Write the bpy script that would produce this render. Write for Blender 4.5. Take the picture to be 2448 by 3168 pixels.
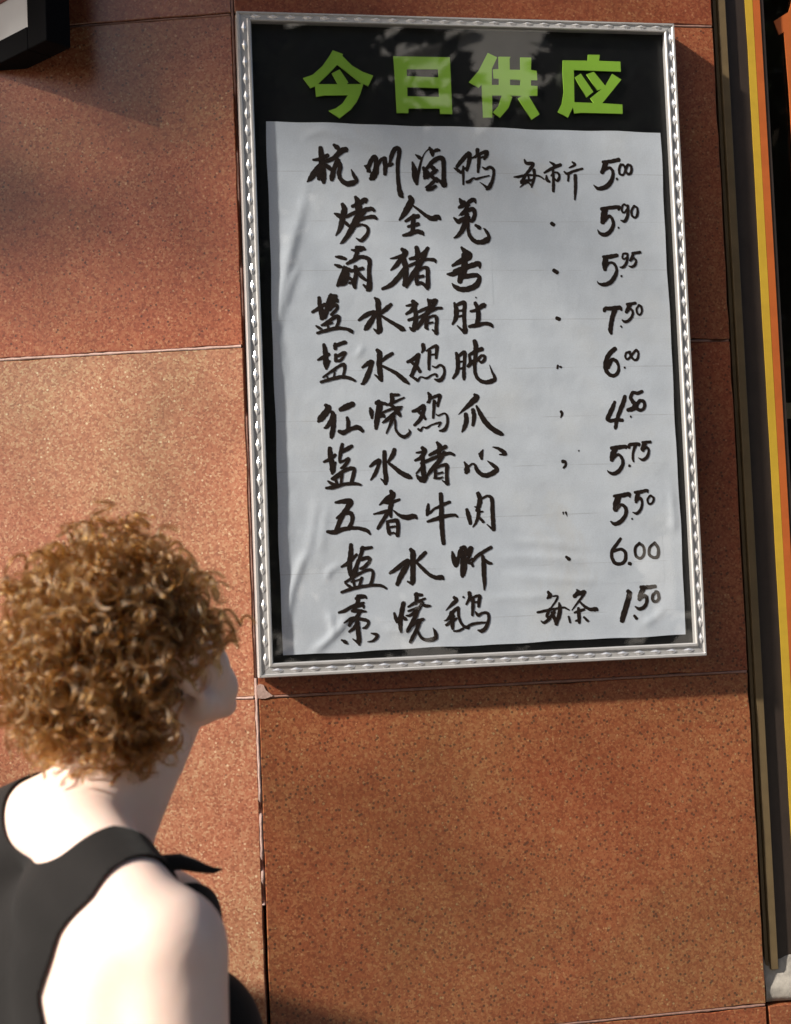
import bpy, bmesh, math, random
import numpy as np
from mathutils import Vector, Matrix, Euler, noise as mnoise
random.seed(11); rng = np.random.default_rng(11)
SC = bpy.context.scene
for o in list(bpy.data.objects): bpy.data.objects.remove(o)
COL = SC.collection

# ------------------------------------------------------------------ camera
YAW, PITCH, ROLL = 0.16229561, 0.05335077, -0.04101948
CAM = Vector((-0.11569091, -2.06460518, 1.6))
_f = Vector((math.sin(YAW)*math.cos(PITCH), math.cos(YAW)*math.cos(PITCH), math.sin(PITCH)))
_r = Vector((math.cos(YAW), -math.sin(YAW), 0)); _u = _r.cross(_f)
_r2 = _r*math.cos(ROLL)+_u*math.sin(ROLL); _u2 = -_r*math.sin(ROLL)+_u*math.cos(ROLL)
cd = bpy.data.cameras.new('camera'); cam = bpy.data.objects.new('camera', cd); COL.objects.link(cam)
m = Matrix((( _r2.x,_u2.x,-_f.x,CAM.x),(_r2.y,_u2.y,-_f.y,CAM.y),(_r2.z,_u2.z,-_f.z,CAM.z),(0,0,0,1)))
cam.matrix_world = m
cd.sensor_fit = 'HORIZONTAL'; cd.sensor_width = 24.0; cd.lens = 24.0*4200/2448
cd.clip_start = 0.05; cd.clip_end = 400
cd.dof.use_dof = True; cd.dof.focus_distance = 2.15; cd.dof.aperture_fstop = 4.0
SC.camera = cam

# ------------------------------------------------------------------ sky, sun, exposure
TOSUN = Vector((-0.794, -0.285, 0.537)).normalized()
SUN_EL = math.asin(TOSUN.z); SUN_AZ = math.atan2(TOSUN.x, TOSUN.y)
w = bpy.data.worlds.new('World'); SC.world = w; w.use_nodes = True
nt = w.node_tree; bg = nt.nodes['Background']
sky = nt.nodes.new('ShaderNodeTexSky'); sky.sky_type = 'NISHITA'; sky.sun_disc = False
sky.sun_elevation = SUN_EL; sky.sun_rotation = SUN_AZ
sky.air_density = 1.0; sky.dust_density = 3.0; sky.ozone_density = 1.0
nt.links.new(sky.outputs[0], bg.inputs[0]); bg.inputs[1].default_value = 0.06
sd = bpy.data.lights.new('sun', 'SUN'); sun = bpy.data.objects.new('sun', sd); COL.objects.link(sun)
sd.energy = 5.0; sd.angle = math.radians(2.2); sd.color = (1.0, 0.93, 0.82)
sun.rotation_euler = (-TOSUN).to_track_quat('-Z', 'Y').to_euler(); sun.location = TOSUN*20
SC.view_settings.view_transform = 'Standard'; SC.view_settings.look = 'None'
SC.view_settings.exposure = 0.68; SC.view_settings.gamma = 1.0
SC.view_settings.use_curve_mapping = False
SC.cycles.max_bounces = 8; SC.cycles.transparent_max_bounces = 12
SC.cycles.caustics_reflective = False; SC.cycles.caustics_refractive = False

# ------------------------------------------------------------------ helpers
def link(o, parent=None):
    COL.objects.link(o)
    if parent is not None: o.parent = parent
    return o
def tag(o, label=None, cat=None, group=None, kind=None):
    if label: o['label'] = label
    if cat: o['category'] = cat
    if group: o['group'] = group
    if kind: o['kind'] = kind
    return o
def empty(name, loc=(0,0,0), rot=(0,0,0)):
    o = bpy.data.objects.new(name, None); o.location = loc; o.rotation_euler = rot
    o.empty_display_size = .05
    return link(o)
def mesh(name, verts, faces, mat=None, parent=None, smooth=False):
    me = bpy.data.meshes.new(name); me.from_pydata([tuple(v) for v in verts], [], faces); me.update()
    if smooth: me.polygons.foreach_set('use_smooth', [True]*len(me.polygons))
    o = bpy.data.objects.new(name, me)
    if mat: me.materials.append(mat)
    return link(o, parent)
def bm_obj(name, bm, mat=None, parent=None, smooth=False):
    me = bpy.data.meshes.new(name); bm.to_mesh(me); bm.free()
    if smooth: me.polygons.foreach_set('use_smooth', [True]*len(me.polygons))
    if mat: me.materials.append(mat)
    return link(bpy.data.objects.new(name, me), parent)
def box_bm(x0,x1,y0,y1,z0,z1,bevel=0.0,bm=None):
    b = bmesh.new()
    r = bmesh.ops.create_cube(b, size=1)
    for v in b.verts:
        v.co = Vector((x0+(v.co.x+.5)*(x1-x0), y0+(v.co.y+.5)*(y1-y0), z0+(v.co.z+.5)*(z1-z0)))
    if bevel: bmesh.ops.bevel(b, geom=list(b.edges), offset=bevel, segments=2, affect='EDGES', profile=.5)
    if bm is None: return b
    me = bpy.data.meshes.new('t'); b.to_mesh(me); b.free(); bm.from_mesh(me); bpy.data.meshes.remove(me)
    return bm
def box(name,x0,x1,y0,y1,z0,z1,mat,parent=None,bevel=0.0):
    return bm_obj(name, box_bm(x0,x1,y0,y1,z0,z1,bevel), mat, parent)
class N:
    def __init__(s, name):
        s.m = bpy.data.materials.new(name); s.m.use_nodes = True
        s.t = s.m.node_tree; s.b = s.t.nodes['Principled BSDF']; s.out = s.t.nodes['Material Output']
    def n(s, typ, **kw):
        x = s.t.nodes.new(typ)
        for k, v in kw.items():
            if k.startswith('i_'):
                key = k[2:].replace('_',' ')
                x.inputs[int(key) if key.isdigit() else key].default_value = v
            else: setattr(x, k, v)
        return x
    def l(s, a, b): s.t.links.new(a, b)
    def ramp(s, fac, stops, interp='LINEAR'):
        r = s.n('ShaderNodeValToRGB'); r.color_ramp.interpolation = interp
        e = r.color_ramp.elements
        while len(e) < len(stops): e.new(.5)
        for q, (p, c) in zip(e, stops): q.position = p; q.color = (*c, 1) if len(c)==3 else c
        s.l(fac, r.inputs[0]); return r
    def mix(s, fac, a, b, mode='MIX'):
        x = s.n('ShaderNodeMix', data_type='RGBA', blend_type=mode)
        for sock, v in ((x.inputs[0], fac), (x.inputs[6], a), (x.inputs[7], b)):
            if hasattr(v, 'is_linked'): s.l(v, sock)
            else: sock.default_value = (*v,1) if isinstance(v, tuple) and len(v)==3 else v
        return x.outputs[2]
    def bump(s, h, strength=.2, dist=.001, normal=None):
        x = s.n('ShaderNodeBump'); x.inputs['Strength'].default_value = strength; x.inputs['Distance'].default_value = dist
        s.l(h, x.inputs['Height'])
        if normal is not None: s.l(normal, x.inputs['Normal'])
        return x.outputs[0]
    def set(s, **kw):
        for k, v in kw.items():
            sock = s.b.inputs[k.replace('_',' ')]
            if hasattr(v, 'is_linked'): s.l(v, sock)
            else: sock.default_value = (*v,1) if isinstance(v, tuple) and len(v)==3 and sock.type=='RGBA' else v
        return s.m

# ------------------------------------------------------------------ materials
def granite(name, tint, rough):
    a = N(name)
    tc = a.n('ShaderNodeTexCoord'); oi = a.n('ShaderNodeObjectInfo')
    off = a.n('ShaderNodeVectorMath', operation='SCALE'); off.inputs[0].default_value = (7.3,3.1,5.7)
    a.l(oi.outputs['Random'], off.inputs['Scale'])
    co = a.n('ShaderNodeVectorMath', operation='ADD'); a.l(tc.outputs['Object'], co.inputs[0]); a.l(off.outputs[0], co.inputs[1])
    vec = co.outputs[0]
    v1 = a.n('ShaderNodeTexVoronoi', i_Scale=340.0, i_Randomness=1.0); a.l(vec, v1.inputs['Vector'])
    s1 = a.n('ShaderNodeSeparateColor'); a.l(v1.outputs['Color'], s1.inputs[0])
    base = a.ramp(s1.outputs[0], [(0,(.235,.080,.045)),(.3,(.315,.108,.058)),(.6,(.36,.138,.076)),(.85,(.385,.175,.095)),(1,(.44,.235,.135))])
    n0 = a.n('ShaderNodeTexNoise', i_Scale=520.0, i_Detail=3.0, i_Roughness=.7); a.l(vec, n0.inputs['Vector'])
    g = a.ramp(n0.outputs[0], [(.30,(.74,.71,.69)),(.72,(1.18,1.17,1.16))])
    c = a.mix(.55, base.outputs[0], g.outputs[0], 'MULTIPLY')
    dn = a.n('ShaderNodeTexNoise', i_Scale=300.0, i_Detail=2.0); a.l(vec, dn.inputs['Vector'])
    dv = a.n('ShaderNodeVectorMath', operation='SCALE'); a.l(dn.outputs[1], dv.inputs[0]); dv.inputs['Scale'].default_value = .0011
    dd_ = a.n('ShaderNodeVectorMath', operation='ADD'); a.l(vec, dd_.inputs[0]); a.l(dv.outputs[0], dd_.inputs[1])
    v2 = a.n('ShaderNodeTexVoronoi', i_Scale=145.0, i_Randomness=1.0); a.l(dd_.outputs[0], v2.inputs['Vector'])
    s2 = a.n('ShaderNodeSeparateColor'); a.l(v2.outputs['Color'], s2.inputs[0])
    dk = a.n('ShaderNodeMath', operation='GREATER_THAN'); a.l(s2.outputs[1], dk.inputs[0]); dk.inputs[1].default_value = .80
    ds = a.n('ShaderNodeMath', operation='LESS_THAN'); a.l(v2.outputs['Distance'], ds.inputs[0]); ds.inputs[1].default_value = .30
    dm = a.n('ShaderNodeMath', operation='MULTIPLY'); a.l(dk.outputs[0], dm.inputs[0]); a.l(ds.outputs[0], dm.inputs[1])
    dm2 = a.n('ShaderNodeMath', operation='MULTIPLY'); a.l(dm.outputs[0], dm2.inputs[0]); dm2.inputs[1].default_value = .74
    c = a.mix(dm2.outputs[0], c, (.07,.038,.03))
    lk = a.n('ShaderNodeMath', operation='LESS_THAN'); a.l(s2.outputs[2], lk.inputs[0]); lk.inputs[1].default_value = .10
    ls = a.n('ShaderNodeMath', operation='LESS_THAN'); a.l(v2.outputs['Distance'], ls.inputs[0]); ls.inputs[1].default_value = .25
    lm = a.n('ShaderNodeMath', operation='MULTIPLY'); a.l(lk.outputs[0], lm.inputs[0]); a.l(ls.outputs[0], lm.inputs[1])
    lm2 = a.n('ShaderNodeMath', operation='MULTIPLY'); a.l(lm.outputs[0], lm2.inputs[0]); lm2.inputs[1].default_value = .55
    c = a.mix(lm2.outputs[0], c, (.66,.46,.29))
    nb = a.n('ShaderNodeTexNoise', i_Scale=4.5, i_Detail=5.0, i_Roughness=.6); a.l(vec, nb.inputs['Vector'])
    big = a.ramp(nb.outputs[0], [(.28,(.70,.62,.58)),(.74,(1.18,1.22,1.20))])
    c = a.mix(.9, c, big.outputs[0], 'MULTIPLY')
    nh = a.n('ShaderNodeTexNoise', i_Scale=2.6, i_Detail=4.0, i_Roughness=.6, i_Distortion=.8); a.l(vec, nh.inputs['Vector'])
    hue = a.ramp(nh.outputs[0], [(.35,(1.08,.90,.86)),(.65,(.94,1.08,1.0))])
    c = a.mix(.8, c, hue.outputs[0], 'MULTIPLY')
    rv = a.ramp(oi.outputs['Random'], [(0,(.86,.82,.80)),(1,(1.06,1.07,1.06))])
    c = a.mix(1.0, c, rv.outputs[0], 'MULTIPLY')
    c = a.mix(1.0, c, tint, 'MULTIPLY')
    nr = a.n('ShaderNodeTexNoise', i_Scale=14.0, i_Detail=4.0); a.l(vec, nr.inputs['Vector'])
    rr = a.n('ShaderNodeMapRange', i_To_Min=rough-.08, i_To_Max=rough+.12); a.l(nr.outputs[0], rr.inputs[0])
    nrm = a.bump(n0.outputs[0], .12, .0006)
    nw = a.n('ShaderNodeTexNoise', i_Scale=9.0, i_Detail=2.0); a.l(vec, nw.inputs['Vector'])
    nrm = a.bump(nw.outputs[0], .10, .01, nrm)
    return a.set(Base_Color=c, Roughness=rr.outputs[0], Normal=nrm, Specular_IOR_Level=.6)
M = {}
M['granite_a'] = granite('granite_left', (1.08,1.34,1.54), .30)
M['granite_b'] = granite('granite_right', (.88,.82,.69), .31)
M['granite_c'] = granite('granite_red', (.80,.66,.58), .33)
def simple(name, col, rough=.5, metal=0, spec=.5, noise=None, bump=0):
    a = N(name)
    if noise:
        tc = a.n('ShaderNodeTexCoord'); n = a.n('ShaderNodeTexNoise', i_Scale=noise[0], i_Detail=5.0, i_Roughness=.65); a.l(tc.outputs['Object'], n.inputs['Vector'])
        k = noise[1]
        r = a.ramp(n.outputs[0], [(.25, tuple(c*(1-k) for c in col)), (.75, tuple(min(1,c*(1+k)) for c in col))])
        a.set(Base_Color=r.outputs[0])
        if bump: a.set(Normal=a.bump(n.outputs[0], bump, .003))
    else: a.set(Base_Color=col)
    return a.set(Roughness=rough, Metallic=metal, Specular_IOR_Level=spec)
M['grout_dark'] = simple('grout_dark', (.27,.15,.12), .9, noise=(90,.3), bump=.4)
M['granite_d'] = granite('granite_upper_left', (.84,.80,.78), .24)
M['grout'] = simple('grout', (.47,.32,.28), .9, noise=(90,.25), bump=.4)
M['backing'] = simple('mortar_bed', (.10,.07,.06), .95)
M['alu'] = simple('frame_aluminium', (.66,.65,.65), .30, .5, noise=(60,.08))
M['alu_stud'] = simple('stud_aluminium', (.84,.84,.86), .18, .6)
M['black_glass'] = simple('black_panel', (.004,.004,.0045), .35)
M['green'] = simple('green_vinyl', (.26,.50,.05), .45, noise=(30,.07))
M['olive'] = simple('olive_metal', (.150,.105,.052), .45, .1, noise=(18,.22), bump=.1)
M['brown'] = simple('brown_frame', (.038,.026,.020), .45, noise=(30,.2))
M['yellow'] = simple('yellow_tape', (.52,.33,.03), .5, noise=(40,.1))
M['orange'] = simple('orange_tape', (.46,.11,.022), .5, noise=(40,.1))
M['cement'] = simple('sill_cement', (.36,.33,.29), .9, noise=(25,.55), bump=.6)
M['black_paint'] = simple('black_frame_paint', (.004,.004,.005), .8, spec=.08)
M['white_mat'] = simple('white_mat', (.58,.575,.585), .6, noise=(8,.06))
M['red_print'] = simple('red_print', (.14,.028,.02), .5)
M['dark_room'] = simple('dark_room', (.02,.016,.014), .9)
M['beige'] = simple('beige_card', (.30,.26,.17), .7)
def ink():
    a = N('ink'); tc = a.n('ShaderNodeTexCoord')
    n = a.n('ShaderNodeTexNoise', i_Scale=180.0, i_Detail=4.0); a.l(tc.outputs['Object'], n.inputs['Vector'])
    r = a.ramp(n.outputs[0], [(.3,(.011,.006,.0045)),(.75,(.024,.014,.010))])
    return a.set(Base_Color=r.outputs[0], Roughness=.55, Specular_IOR_Level=.3)
M['ink'] = ink()
def paper():
    a = N('paper'); tc = a.n('ShaderNodeTexCoord')
    n = a.n('ShaderNodeTexNoise', i_Scale=7.0, i_Detail=6.0, i_Roughness=.6); a.l(tc.outputs['Object'], n.inputs['Vector'])
    r = a.ramp(n.outputs[0], [(.3,(.60,.665,.755)),(.55,(.635,.695,.775)),(.8,(.65,.69,.73))])
    f = a.n('ShaderNodeTexNoise', i_Scale=420.0, i_Detail=3.0); a.l(tc.outputs['Object'], f.inputs['Vector'])
    fr = a.ramp(f.outputs[0], [(.3,(.93,.93,.93)),(.7,(1.04,1.04,1.04))])
    c = a.mix(.8, r.outputs[0], fr.outputs[0], 'MULTIPLY')
    # faint ruled lines, printed every 77 mm
    sx = a.n('ShaderNodeSeparateXYZ'); a.l(tc.outputs['Object'], sx.inputs[0])
    wob = a.n('ShaderNodeTexNoise', i_Scale=5.0); a.l(tc.outputs['Object'], wob.inputs['Vector'])
    ad = a.n('ShaderNodeMath', operation='MULTIPLY_ADD'); a.l(wob.outputs[0], ad.inputs[0]); ad.inputs[1].default_value=.004; a.l(sx.outputs[2], ad.inputs[2])
    md = a.n('ShaderNodeMath', operation='PINGPONG'); a.l(ad.outputs[0], md.inputs[0]); md.inputs[1].default_value=.0385
    lt = a.n('ShaderNodeMath', operation='LESS_THAN'); a.l(md.outputs[0], lt.inputs[0]); lt.inputs[1].default_value=.0007
    br = a.n('ShaderNodeTexNoise', i_Scale=16.0, i_Detail=3.0); a.l(tc.outputs['Object'], br.inputs['Vector'])
    bg_ = a.n('ShaderNodeMapRange', i_From_Min=.42, i_From_Max=.62, i_To_Max=.30); a.l(br.outputs[0], bg_.inputs[0])
    mu = a.n('ShaderNodeMath', operation='MULTIPLY'); a.l(lt.outputs[0], mu.inputs[0]); a.l(bg_.outputs[0], mu.inputs[1])
    c = a.mix(mu.outputs[0], c, (.25,.25,.27))
    # a few tan paste stains
    st = a.n('ShaderNodeTexNoise', i_Scale=3.2, i_Detail=6.0, i_Roughness=.7, i_Distortion=1.0); a.l(tc.outputs['Object'], st.inputs['Vector'])
    sm = a.n('ShaderNodeMapRange', i_From_Min=.60, i_From_Max=.75, i_To_Max=.28); a.l(st.outputs[0], sm.inputs[0])
    c = a.mix(sm.outputs[0], c, (.56,.50,.40))
    cr = a.n('ShaderNodeTexNoise', i_Scale=26.0, i_Detail=4.0); a.l(tc.outputs['Object'], cr.inputs['Vector'])
    nb = a.bump(cr.outputs[0], .22, .004)
    nb = a.bump(f.outputs[0], .12, .0006, nb)
    return a.set(Base_Color=c, Roughness=.75, Specular_IOR_Level=.25, Normal=nb)
M['paper'] = paper()
def pane(name, ior, tintc=(1,1,1)):
    a = N(name); a.t.nodes.remove(a.b)
    tr = a.n('ShaderNodeBsdfTransparent'); tr.inputs[0].default_value = (*tintc,1)
    gl = a.n('ShaderNodeBsdfGlossy'); gl.inputs['Roughness'].default_value = .0
    geo = a.n('ShaderNodeNewGeometry'); F0 = ((ior-1)/(ior+1))**2
    dt = a.n('ShaderNodeVectorMath', operation='DOT_PRODUCT'); a.l(geo.outputs['Incoming'], dt.inputs[0]); a.l(geo.outputs['Normal'], dt.inputs[1])
    ab = a.n('ShaderNodeMath', operation='ABSOLUTE'); a.l(dt.outputs['Value'], ab.inputs[0])
    su = a.n('ShaderNodeMath', operation='SUBTRACT'); su.inputs[0].default_value = 1.0; a.l(ab.outputs[0], su.inputs[1])
    pw = a.n('ShaderNodeMath', operation='POWER'); a.l(su.outputs[0], pw.inputs[0]); pw.inputs[1].default_value = 5.0
    fr = a.n('ShaderNodeMath', operation='MULTIPLY_ADD'); a.l(pw.outputs[0], fr.inputs[0]); fr.inputs[1].default_value = 1-F0; fr.inputs[2].default_value = F0
    tcn = a.n('ShaderNodeTexCoord'); nz = a.n('ShaderNodeTexNoise', i_Scale=6.0, i_Detail=1.0); a.l(tcn.outputs['Object'], nz.inputs['Vector'])
    bp = a.bump(nz.outputs[0], .05, .004); a.l(bp, gl.inputs['Normal'])
    mx = a.n('ShaderNodeMixShader'); a.l(fr.outputs[0], mx.inputs[0]); a.l(tr.outputs[0], mx.inputs[1]); a.l(gl.outputs[0], mx.inputs[2])
    a.l(mx.outputs[0], a.out.inputs[0]); return a.m
M['pane'] = pane('menu_glass', 1.85)
M['win_glass'] = pane('window_glass', 1.45, (.92,.92,.9))

# ------------------------------------------------------------------ shopfront: granite slabs, mortar, window
Z = [3.55, 3.02, 2.4922, 1.9730, 1.4383, 0.9135, 0.39, 0.0]
LA = 0.2455; CO, SI = math.cos(LA), math.sin(LA)
XJ = 0.7825
shop = empty('shopfront', (0,0,0))
tag(shop, 'red granite clad shopfront corner with a dark framed window', 'shopfront')
G = 0.0022
def slab(x0,x1,z0,z1,mat,rz=0.0,th=.022,chips=6,y0=0.0):
    b = bmesh.new()
    # outline with slightly irregular chipped edge
    pts = []
    def edge(ax,az,bx,bz,n):
        for i in range(n):
            t = i/n; x = ax+(bx-ax)*t; z = az+(bz-az)*t
            if i: 
                j = random.uniform(-.0006,.0006); 
                if random.random()<.10: j += random.uniform(.0006,.002)
                nx, nz = (bz-az), -(bx-ax); L = math.hypot(nx,nz)
                x -= nx/L*j; z -= nz/L*j
            pts.append((x,z))
    k = lambda L: max(2, int(L/.03))
    edge(x0,z0,x1,z0,k(x1-x0)); edge(x1,z0,x1,z1,k(z1-z0)); edge(x1,z1,x0,z1,k(x1-x0)); edge(x0,z1,x0,z0,k(z1-z0))
    cx, cz = (x0+x1)/2, (z0+z1)/2
    def ring(y, ins):
        r = []
        for (x,z) in pts:
            r.append(b.verts.new((x-math.copysign(ins,x-cx)*(1 if abs(abs(x-cx)-(x1-x0)/2)<.004 else 0), y,
                                  z-math.copysign(ins,z-cz)*(1 if abs(abs(z-cz)-(z1-z0)/2)<.004 else 0))))
        return r
    r0 = ring(y0+th,0); r1 = ring(y0+.0012,0); r2 = ring(y0,.0012)
    n = len(pts)
    for A,B in ((r0,r1),(r1,r2)):
        for i in range(n): b.faces.new((A[i],A[(i+1)%n],B[(i+1)%n],B[i]))
    b.faces.new(r2); b.faces.new(list(reversed(r0)))
    bmesh.ops.recalc_face_normals(b, faces=b.faces)
    o = bm_obj('granite_slab', b, mat, shop)
    o.rotation_euler.z = rz
    return o
for i in range(len(Z)-1):
    z1, z0 = Z[i]-G, Z[i+1]+G
    # right face (beside the window); lowest course runs on under the window
    red = {2:'granite_c',1:'granite_c',3:'granite_c'}.get(i,'granite_b')
    slab(.0025, XJ, z0, z1, M[red], 0.0)
    if Z[i] <= .92:
        slab(XJ+.004, XJ+.80, z0, z1, M['granite_c'], 0.0)
    # left face, turned back by LA
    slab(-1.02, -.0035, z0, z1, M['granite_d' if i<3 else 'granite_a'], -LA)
    slab(-2.05, -1.0245, z0, z1, M['granite_a'], -LA)
# mortar bed behind the slabs
mb = bm_obj('mortar_bed', box_bm(.012, XJ-.004, .012, .30, 0, 3.55), M['backing'], shop)
ml = bm_obj('mortar_bed', box_bm(-2.06, -.006, .012, .30, 0, 3.55), M['backing'], shop); ml.rotation_euler.z = -LA
ms = bm_obj('mortar_bed', box_bm(XJ+.002, XJ+.81, .012, .30, 0, .905), M['backing'], shop)
# pointing in the horizontal joints: ragged beads
def bead(name, p0, p1, wd, rz=0.0, prot=.0006, gaps=(), seed=0, mat='grout_dark'):
    rnd = random.Random(seed); n = max(4,int((Vector(p1)-Vector(p0)).length/.012))
    b = bmesh.new(); P0, P1 = Vector(p0), Vector(p1); d = (P1-P0).normalized()
    side = Vector((0,0,1)) if abs(d.z)<.5 else Vector((1,0,0))
    prev = None
    for i in range(n+1):
        t = i/n; c = P0+(P1-P0)*t
        a = wd*(.75+rnd.random()*.6); a2 = wd*(.75+rnd.random()*.6)
        cut = any(g0<t<g1 for g0,g1 in gaps)
        y = -prot*(.5+rnd.random()) if not cut else .008
        row = [b.verts.new(c+side*(-a)+Vector((0,.004 if not cut else .010,0))), b.verts.new(c+side*(-a*.5)+Vector((0,y,0))),
               b.verts.new(c+side*(a2*.5)+Vector((0,y,0))), b.verts.new(c+side*a2+Vector((0,.004 if not cut else .010,0)))]
        if prev:
            for k in range(3): b.faces.new((prev[k],row[k],row[k+1],prev[k+1]))
        prev = row
    o = bm_obj(name, b, M[mat], shop, True); o.rotation_euler.z = rz
    return o
for i, z in enumerate(Z[1:-1]):
    bead('grout_line', (.004,.0,z), (XJ-.002,.0,z), .0026, 0, .0002, gaps=((.955,.985),) if abs(z-1.973)<.01 else (), seed=i)
    bead('grout_line', (-2.0,.0,z), (-.006,.0,z), .0030 if z<2.2 else .0018, -LA, .0006 if z<2.2 else -.002, seed=20+i, mat='grout' if z<2.2 else 'grout_dark')
bead('grout_line', (-.0010,.0012,1.13), (-.0010,.0012,1.468), .0036, 0, .0008, gaps=((0,.08),(.15,.2),(.42,.45)), seed=77, mat='grout')
bead('grout_line', (-.0010,.0022,1.4685), (-.0010,.0022,3.5), .0030, 0, .0, gaps=((.20,.27),(.31,.36),(.40,.44)), seed=78)
# smear of mortar at the corner where the joints cross
b = bmesh.new(); pts=[(-.002,1.455),(.005,1.459),(.010,1.457),(.013,1.449),(.020,1.443),(.024,1.440),(.012,1.4365),(.002,1.437)]
vs=[b.verts.new((x,-.0016,z)) for x,z in pts]; f=b.faces.new(vs); r=bmesh.ops.extrude_face_region(b, geom=[f])
for v in r['geom']:
    if isinstance(v,bmesh.types.BMVert): v.co.y=.0005
bmesh.ops.recalc_face_normals(b, faces=b.faces); bm_obj('mortar_smear', b, M['grout'], shop)
# window
ZS = .985
win = bm_obj('window', box_bm(XJ+.0135+.014, XJ+.066, .014, .07, ZS-.02, 3.5, .0015), M['brown'], shop)
jamb = bm_obj('jamb_strip', box_bm(XJ+.0075, XJ+.0135, .012, .06, ZS-.02, 3.5, .0008), M['olive'], win)
jamb2 = bm_obj('jamb_strip', box_bm(XJ+.0143, XJ+.0272, .006, .06, ZS-.02, 3.5, .001), M['olive'], win)
fr2 = bm_obj('frame_edge', box_bm(XJ+.0665, XJ+.098, .0142, .07, ZS-.02, 3.5, .001), M['brown'], win)
gp = bm_obj('window_pane', box_bm(XJ+.099, XJ+.80, .030, .034, ZS-.02, 3.5), M['win_glass'], win)
def stripe(name, xa, xb, y, mat, wob, seed):
    rnd = random.Random(seed); vs=[]; fs=[]; n=60
    off=0
    for i in range(n+1):
        z = ZS+.0+(3.45-ZS)*i/n
        off += rnd.uniform(-wob,wob); off*=.86
        for xx,yy in ((xa+off,y),(xb,y),(xb,y+.0008),(xa+off,y+.0008)): vs.append((xx,yy,z))
    for i in range(n):
        for k in range(4): fs.append((i*4+k,i*4+(k+1)%4,(i+1)*4+(k+1)%4,(i+1)*4+k))
    return mesh(name, vs, fs, mat, win)
stripe('yellow_stripe', XJ+.0640, XJ+.0775, .0128, M['yellow'], .0004, 3)
stripe('orange_stripe', XJ+.0780, XJ+.0905, .0128, M['orange'], .0002, 4)
# orange cut-out character on the pane (its corner shows)
b = bmesh.new()
pts=[(.9035,2.5165),(.9115,2.4935),(.9205,2.4985),(.9232,2.40),(.9240,2.22),(.966,2.22),(.966,2.50),(.985,2.565),(.945,2.575),(.9312,2.5335)]
vs=[b.verts.new((x,.0278,z)) for x,z in pts]; f=b.faces.new(vs); r=bmesh.ops.extrude_face_region(b, geom=[f])
for v in r['geom']:
    if isinstance(v,bmesh.types.BMVert): v.co.y=.0295
bmesh.ops.recalc_face_normals(b, faces=b.faces); bm_obj('window_letter', b, M['orange'], win)
# dark interior
bm_ = bmesh.new()
box_bm(XJ+.10, XJ+2.4, 2.2, 2.3, .3, 3.5, bm=bm_); box_bm(XJ+2.4, XJ+2.5, .1, 2.3, .3, 3.5, bm=bm_)
box_bm(XJ+.0, XJ+.04, .31, 2.3, .3, 3.5, bm=bm_); box_bm(XJ+.0, XJ+2.5, .1, 2.3, .2, .3, bm=bm_); box_bm(XJ+.0, XJ+2.5, .1, 2.3, 3.5, 3.6, bm=bm_)
bm_obj('room_interior', bm_, M['dark_room'], shop)
card = bm_obj('price_card', box_bm(.905,.96,.10,.104,1.855,1.882), M['beige'], win)
# sill of rough cement
b = bmesh.new(); nx, nz = 50, 9; grid=[]
for j in range(nz+1):
    row=[]
    for i in range(nx+1):
        x = XJ+.003+.80*i/nx; t=j/nz; z=.9165+ (ZS-.9165)*t
        y = .004+.012*t*t + .004*mnoise.noise(Vector((x*28,z*40,0)))
        zz = z + (.006*mnoise.noise(Vector((x*45,3,0))) if j==nz else 0)
        row.append(b.verts.new((x,y,zz)))
    grid.append(row)
top=[b.verts.new((v.co.x,.07,v.co.z+.003)) for v in grid[-1]]; bot=[b.verts.new((v.co.x,.07,v.co.z)) for v in grid[0]]
grid=[bot]+grid+[top]
for j in range(len(grid)-1):
    for i in range(nx): b.faces.new((grid[j][i],grid[j][i+1],grid[j+1][i+1],grid[j+1][i]))
bm_obj('window_sill', b, M['cement'], shop, True)

# ------------------------------------------------------------------ ground
M['paving'] = simple('paving', (.17,.155,.14), .85, noise=(6,.2), bump=.2)
M['asphalt'] = simple('asphalt', (.055,.054,.053), .9, noise=(40,.3), bump=.3)
g = mesh('ground', [(-150,-150,-.12),(150,-150,-.12),(150,60,-.12),(-150,60,-.12)], [(0,1,2,3)], M['asphalt']); tag(g, kind='structure')
pv = box('pavement', -40, 40, -4.2, .3, -.10, 0.0, M['paving']); tag(pv, kind='structure')

# ------------------------------------------------------------------ menu board
FX, FZ, FW, FH = 0.0008994, 1.4695473, .700, 1.0118749
board = empty('menu_board', (FX,0,FZ), (0,-(-0.00139182),0))
tag(board, 'silver framed black menu board headed by four green characters', 'menu board')
IN_L, IN_R, IN_B, IN_T = .0222, .6827, .0212, .9972
YB = -.0370
def rail(p0, p1, q0, q1):
    """moulding from outer edge p0-p1 to inner edge q0-q1 (x,z), mitred"""
    prof = [(0,-.004),(0,-.0335),(.055,-.0362),(.20,-.0362),(.23,-.0345),(.26,-.0340),(.72,-.0340),(.75,-.0352),(.80,-.0366),(.93,-.0366),(1.0,-.0350),(1.0,-.0235)]
    vs=[]; fs=[]
    for (o,i) in ((p0,q0),(p1,q1)):
        for t,y in prof: vs.append((o[0]+(i[0]-o[0])*t, y, o[1]+(i[1]-o[1])*t))
    n=len(prof)
    for k in range(n-1): fs.append((k,k+1,n+k+1,n+k))
    fs.append(tuple(range(n))); fs.append(tuple(reversed(range(n,2*n)))); fs.append((0,n,2*n-1,n-1))
    o = mesh('frame_rail', vs, fs, M['alu'], board)
    bm=bmesh.new(); bm.from_mesh(o.data); bmesh.ops.recalc_face_normals(bm, faces=bm.faces); bm.to_mesh(o.data); bm.free()
    return o
e=.0003
OL,OR,OB,OT=0,FW,0,FH
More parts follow.
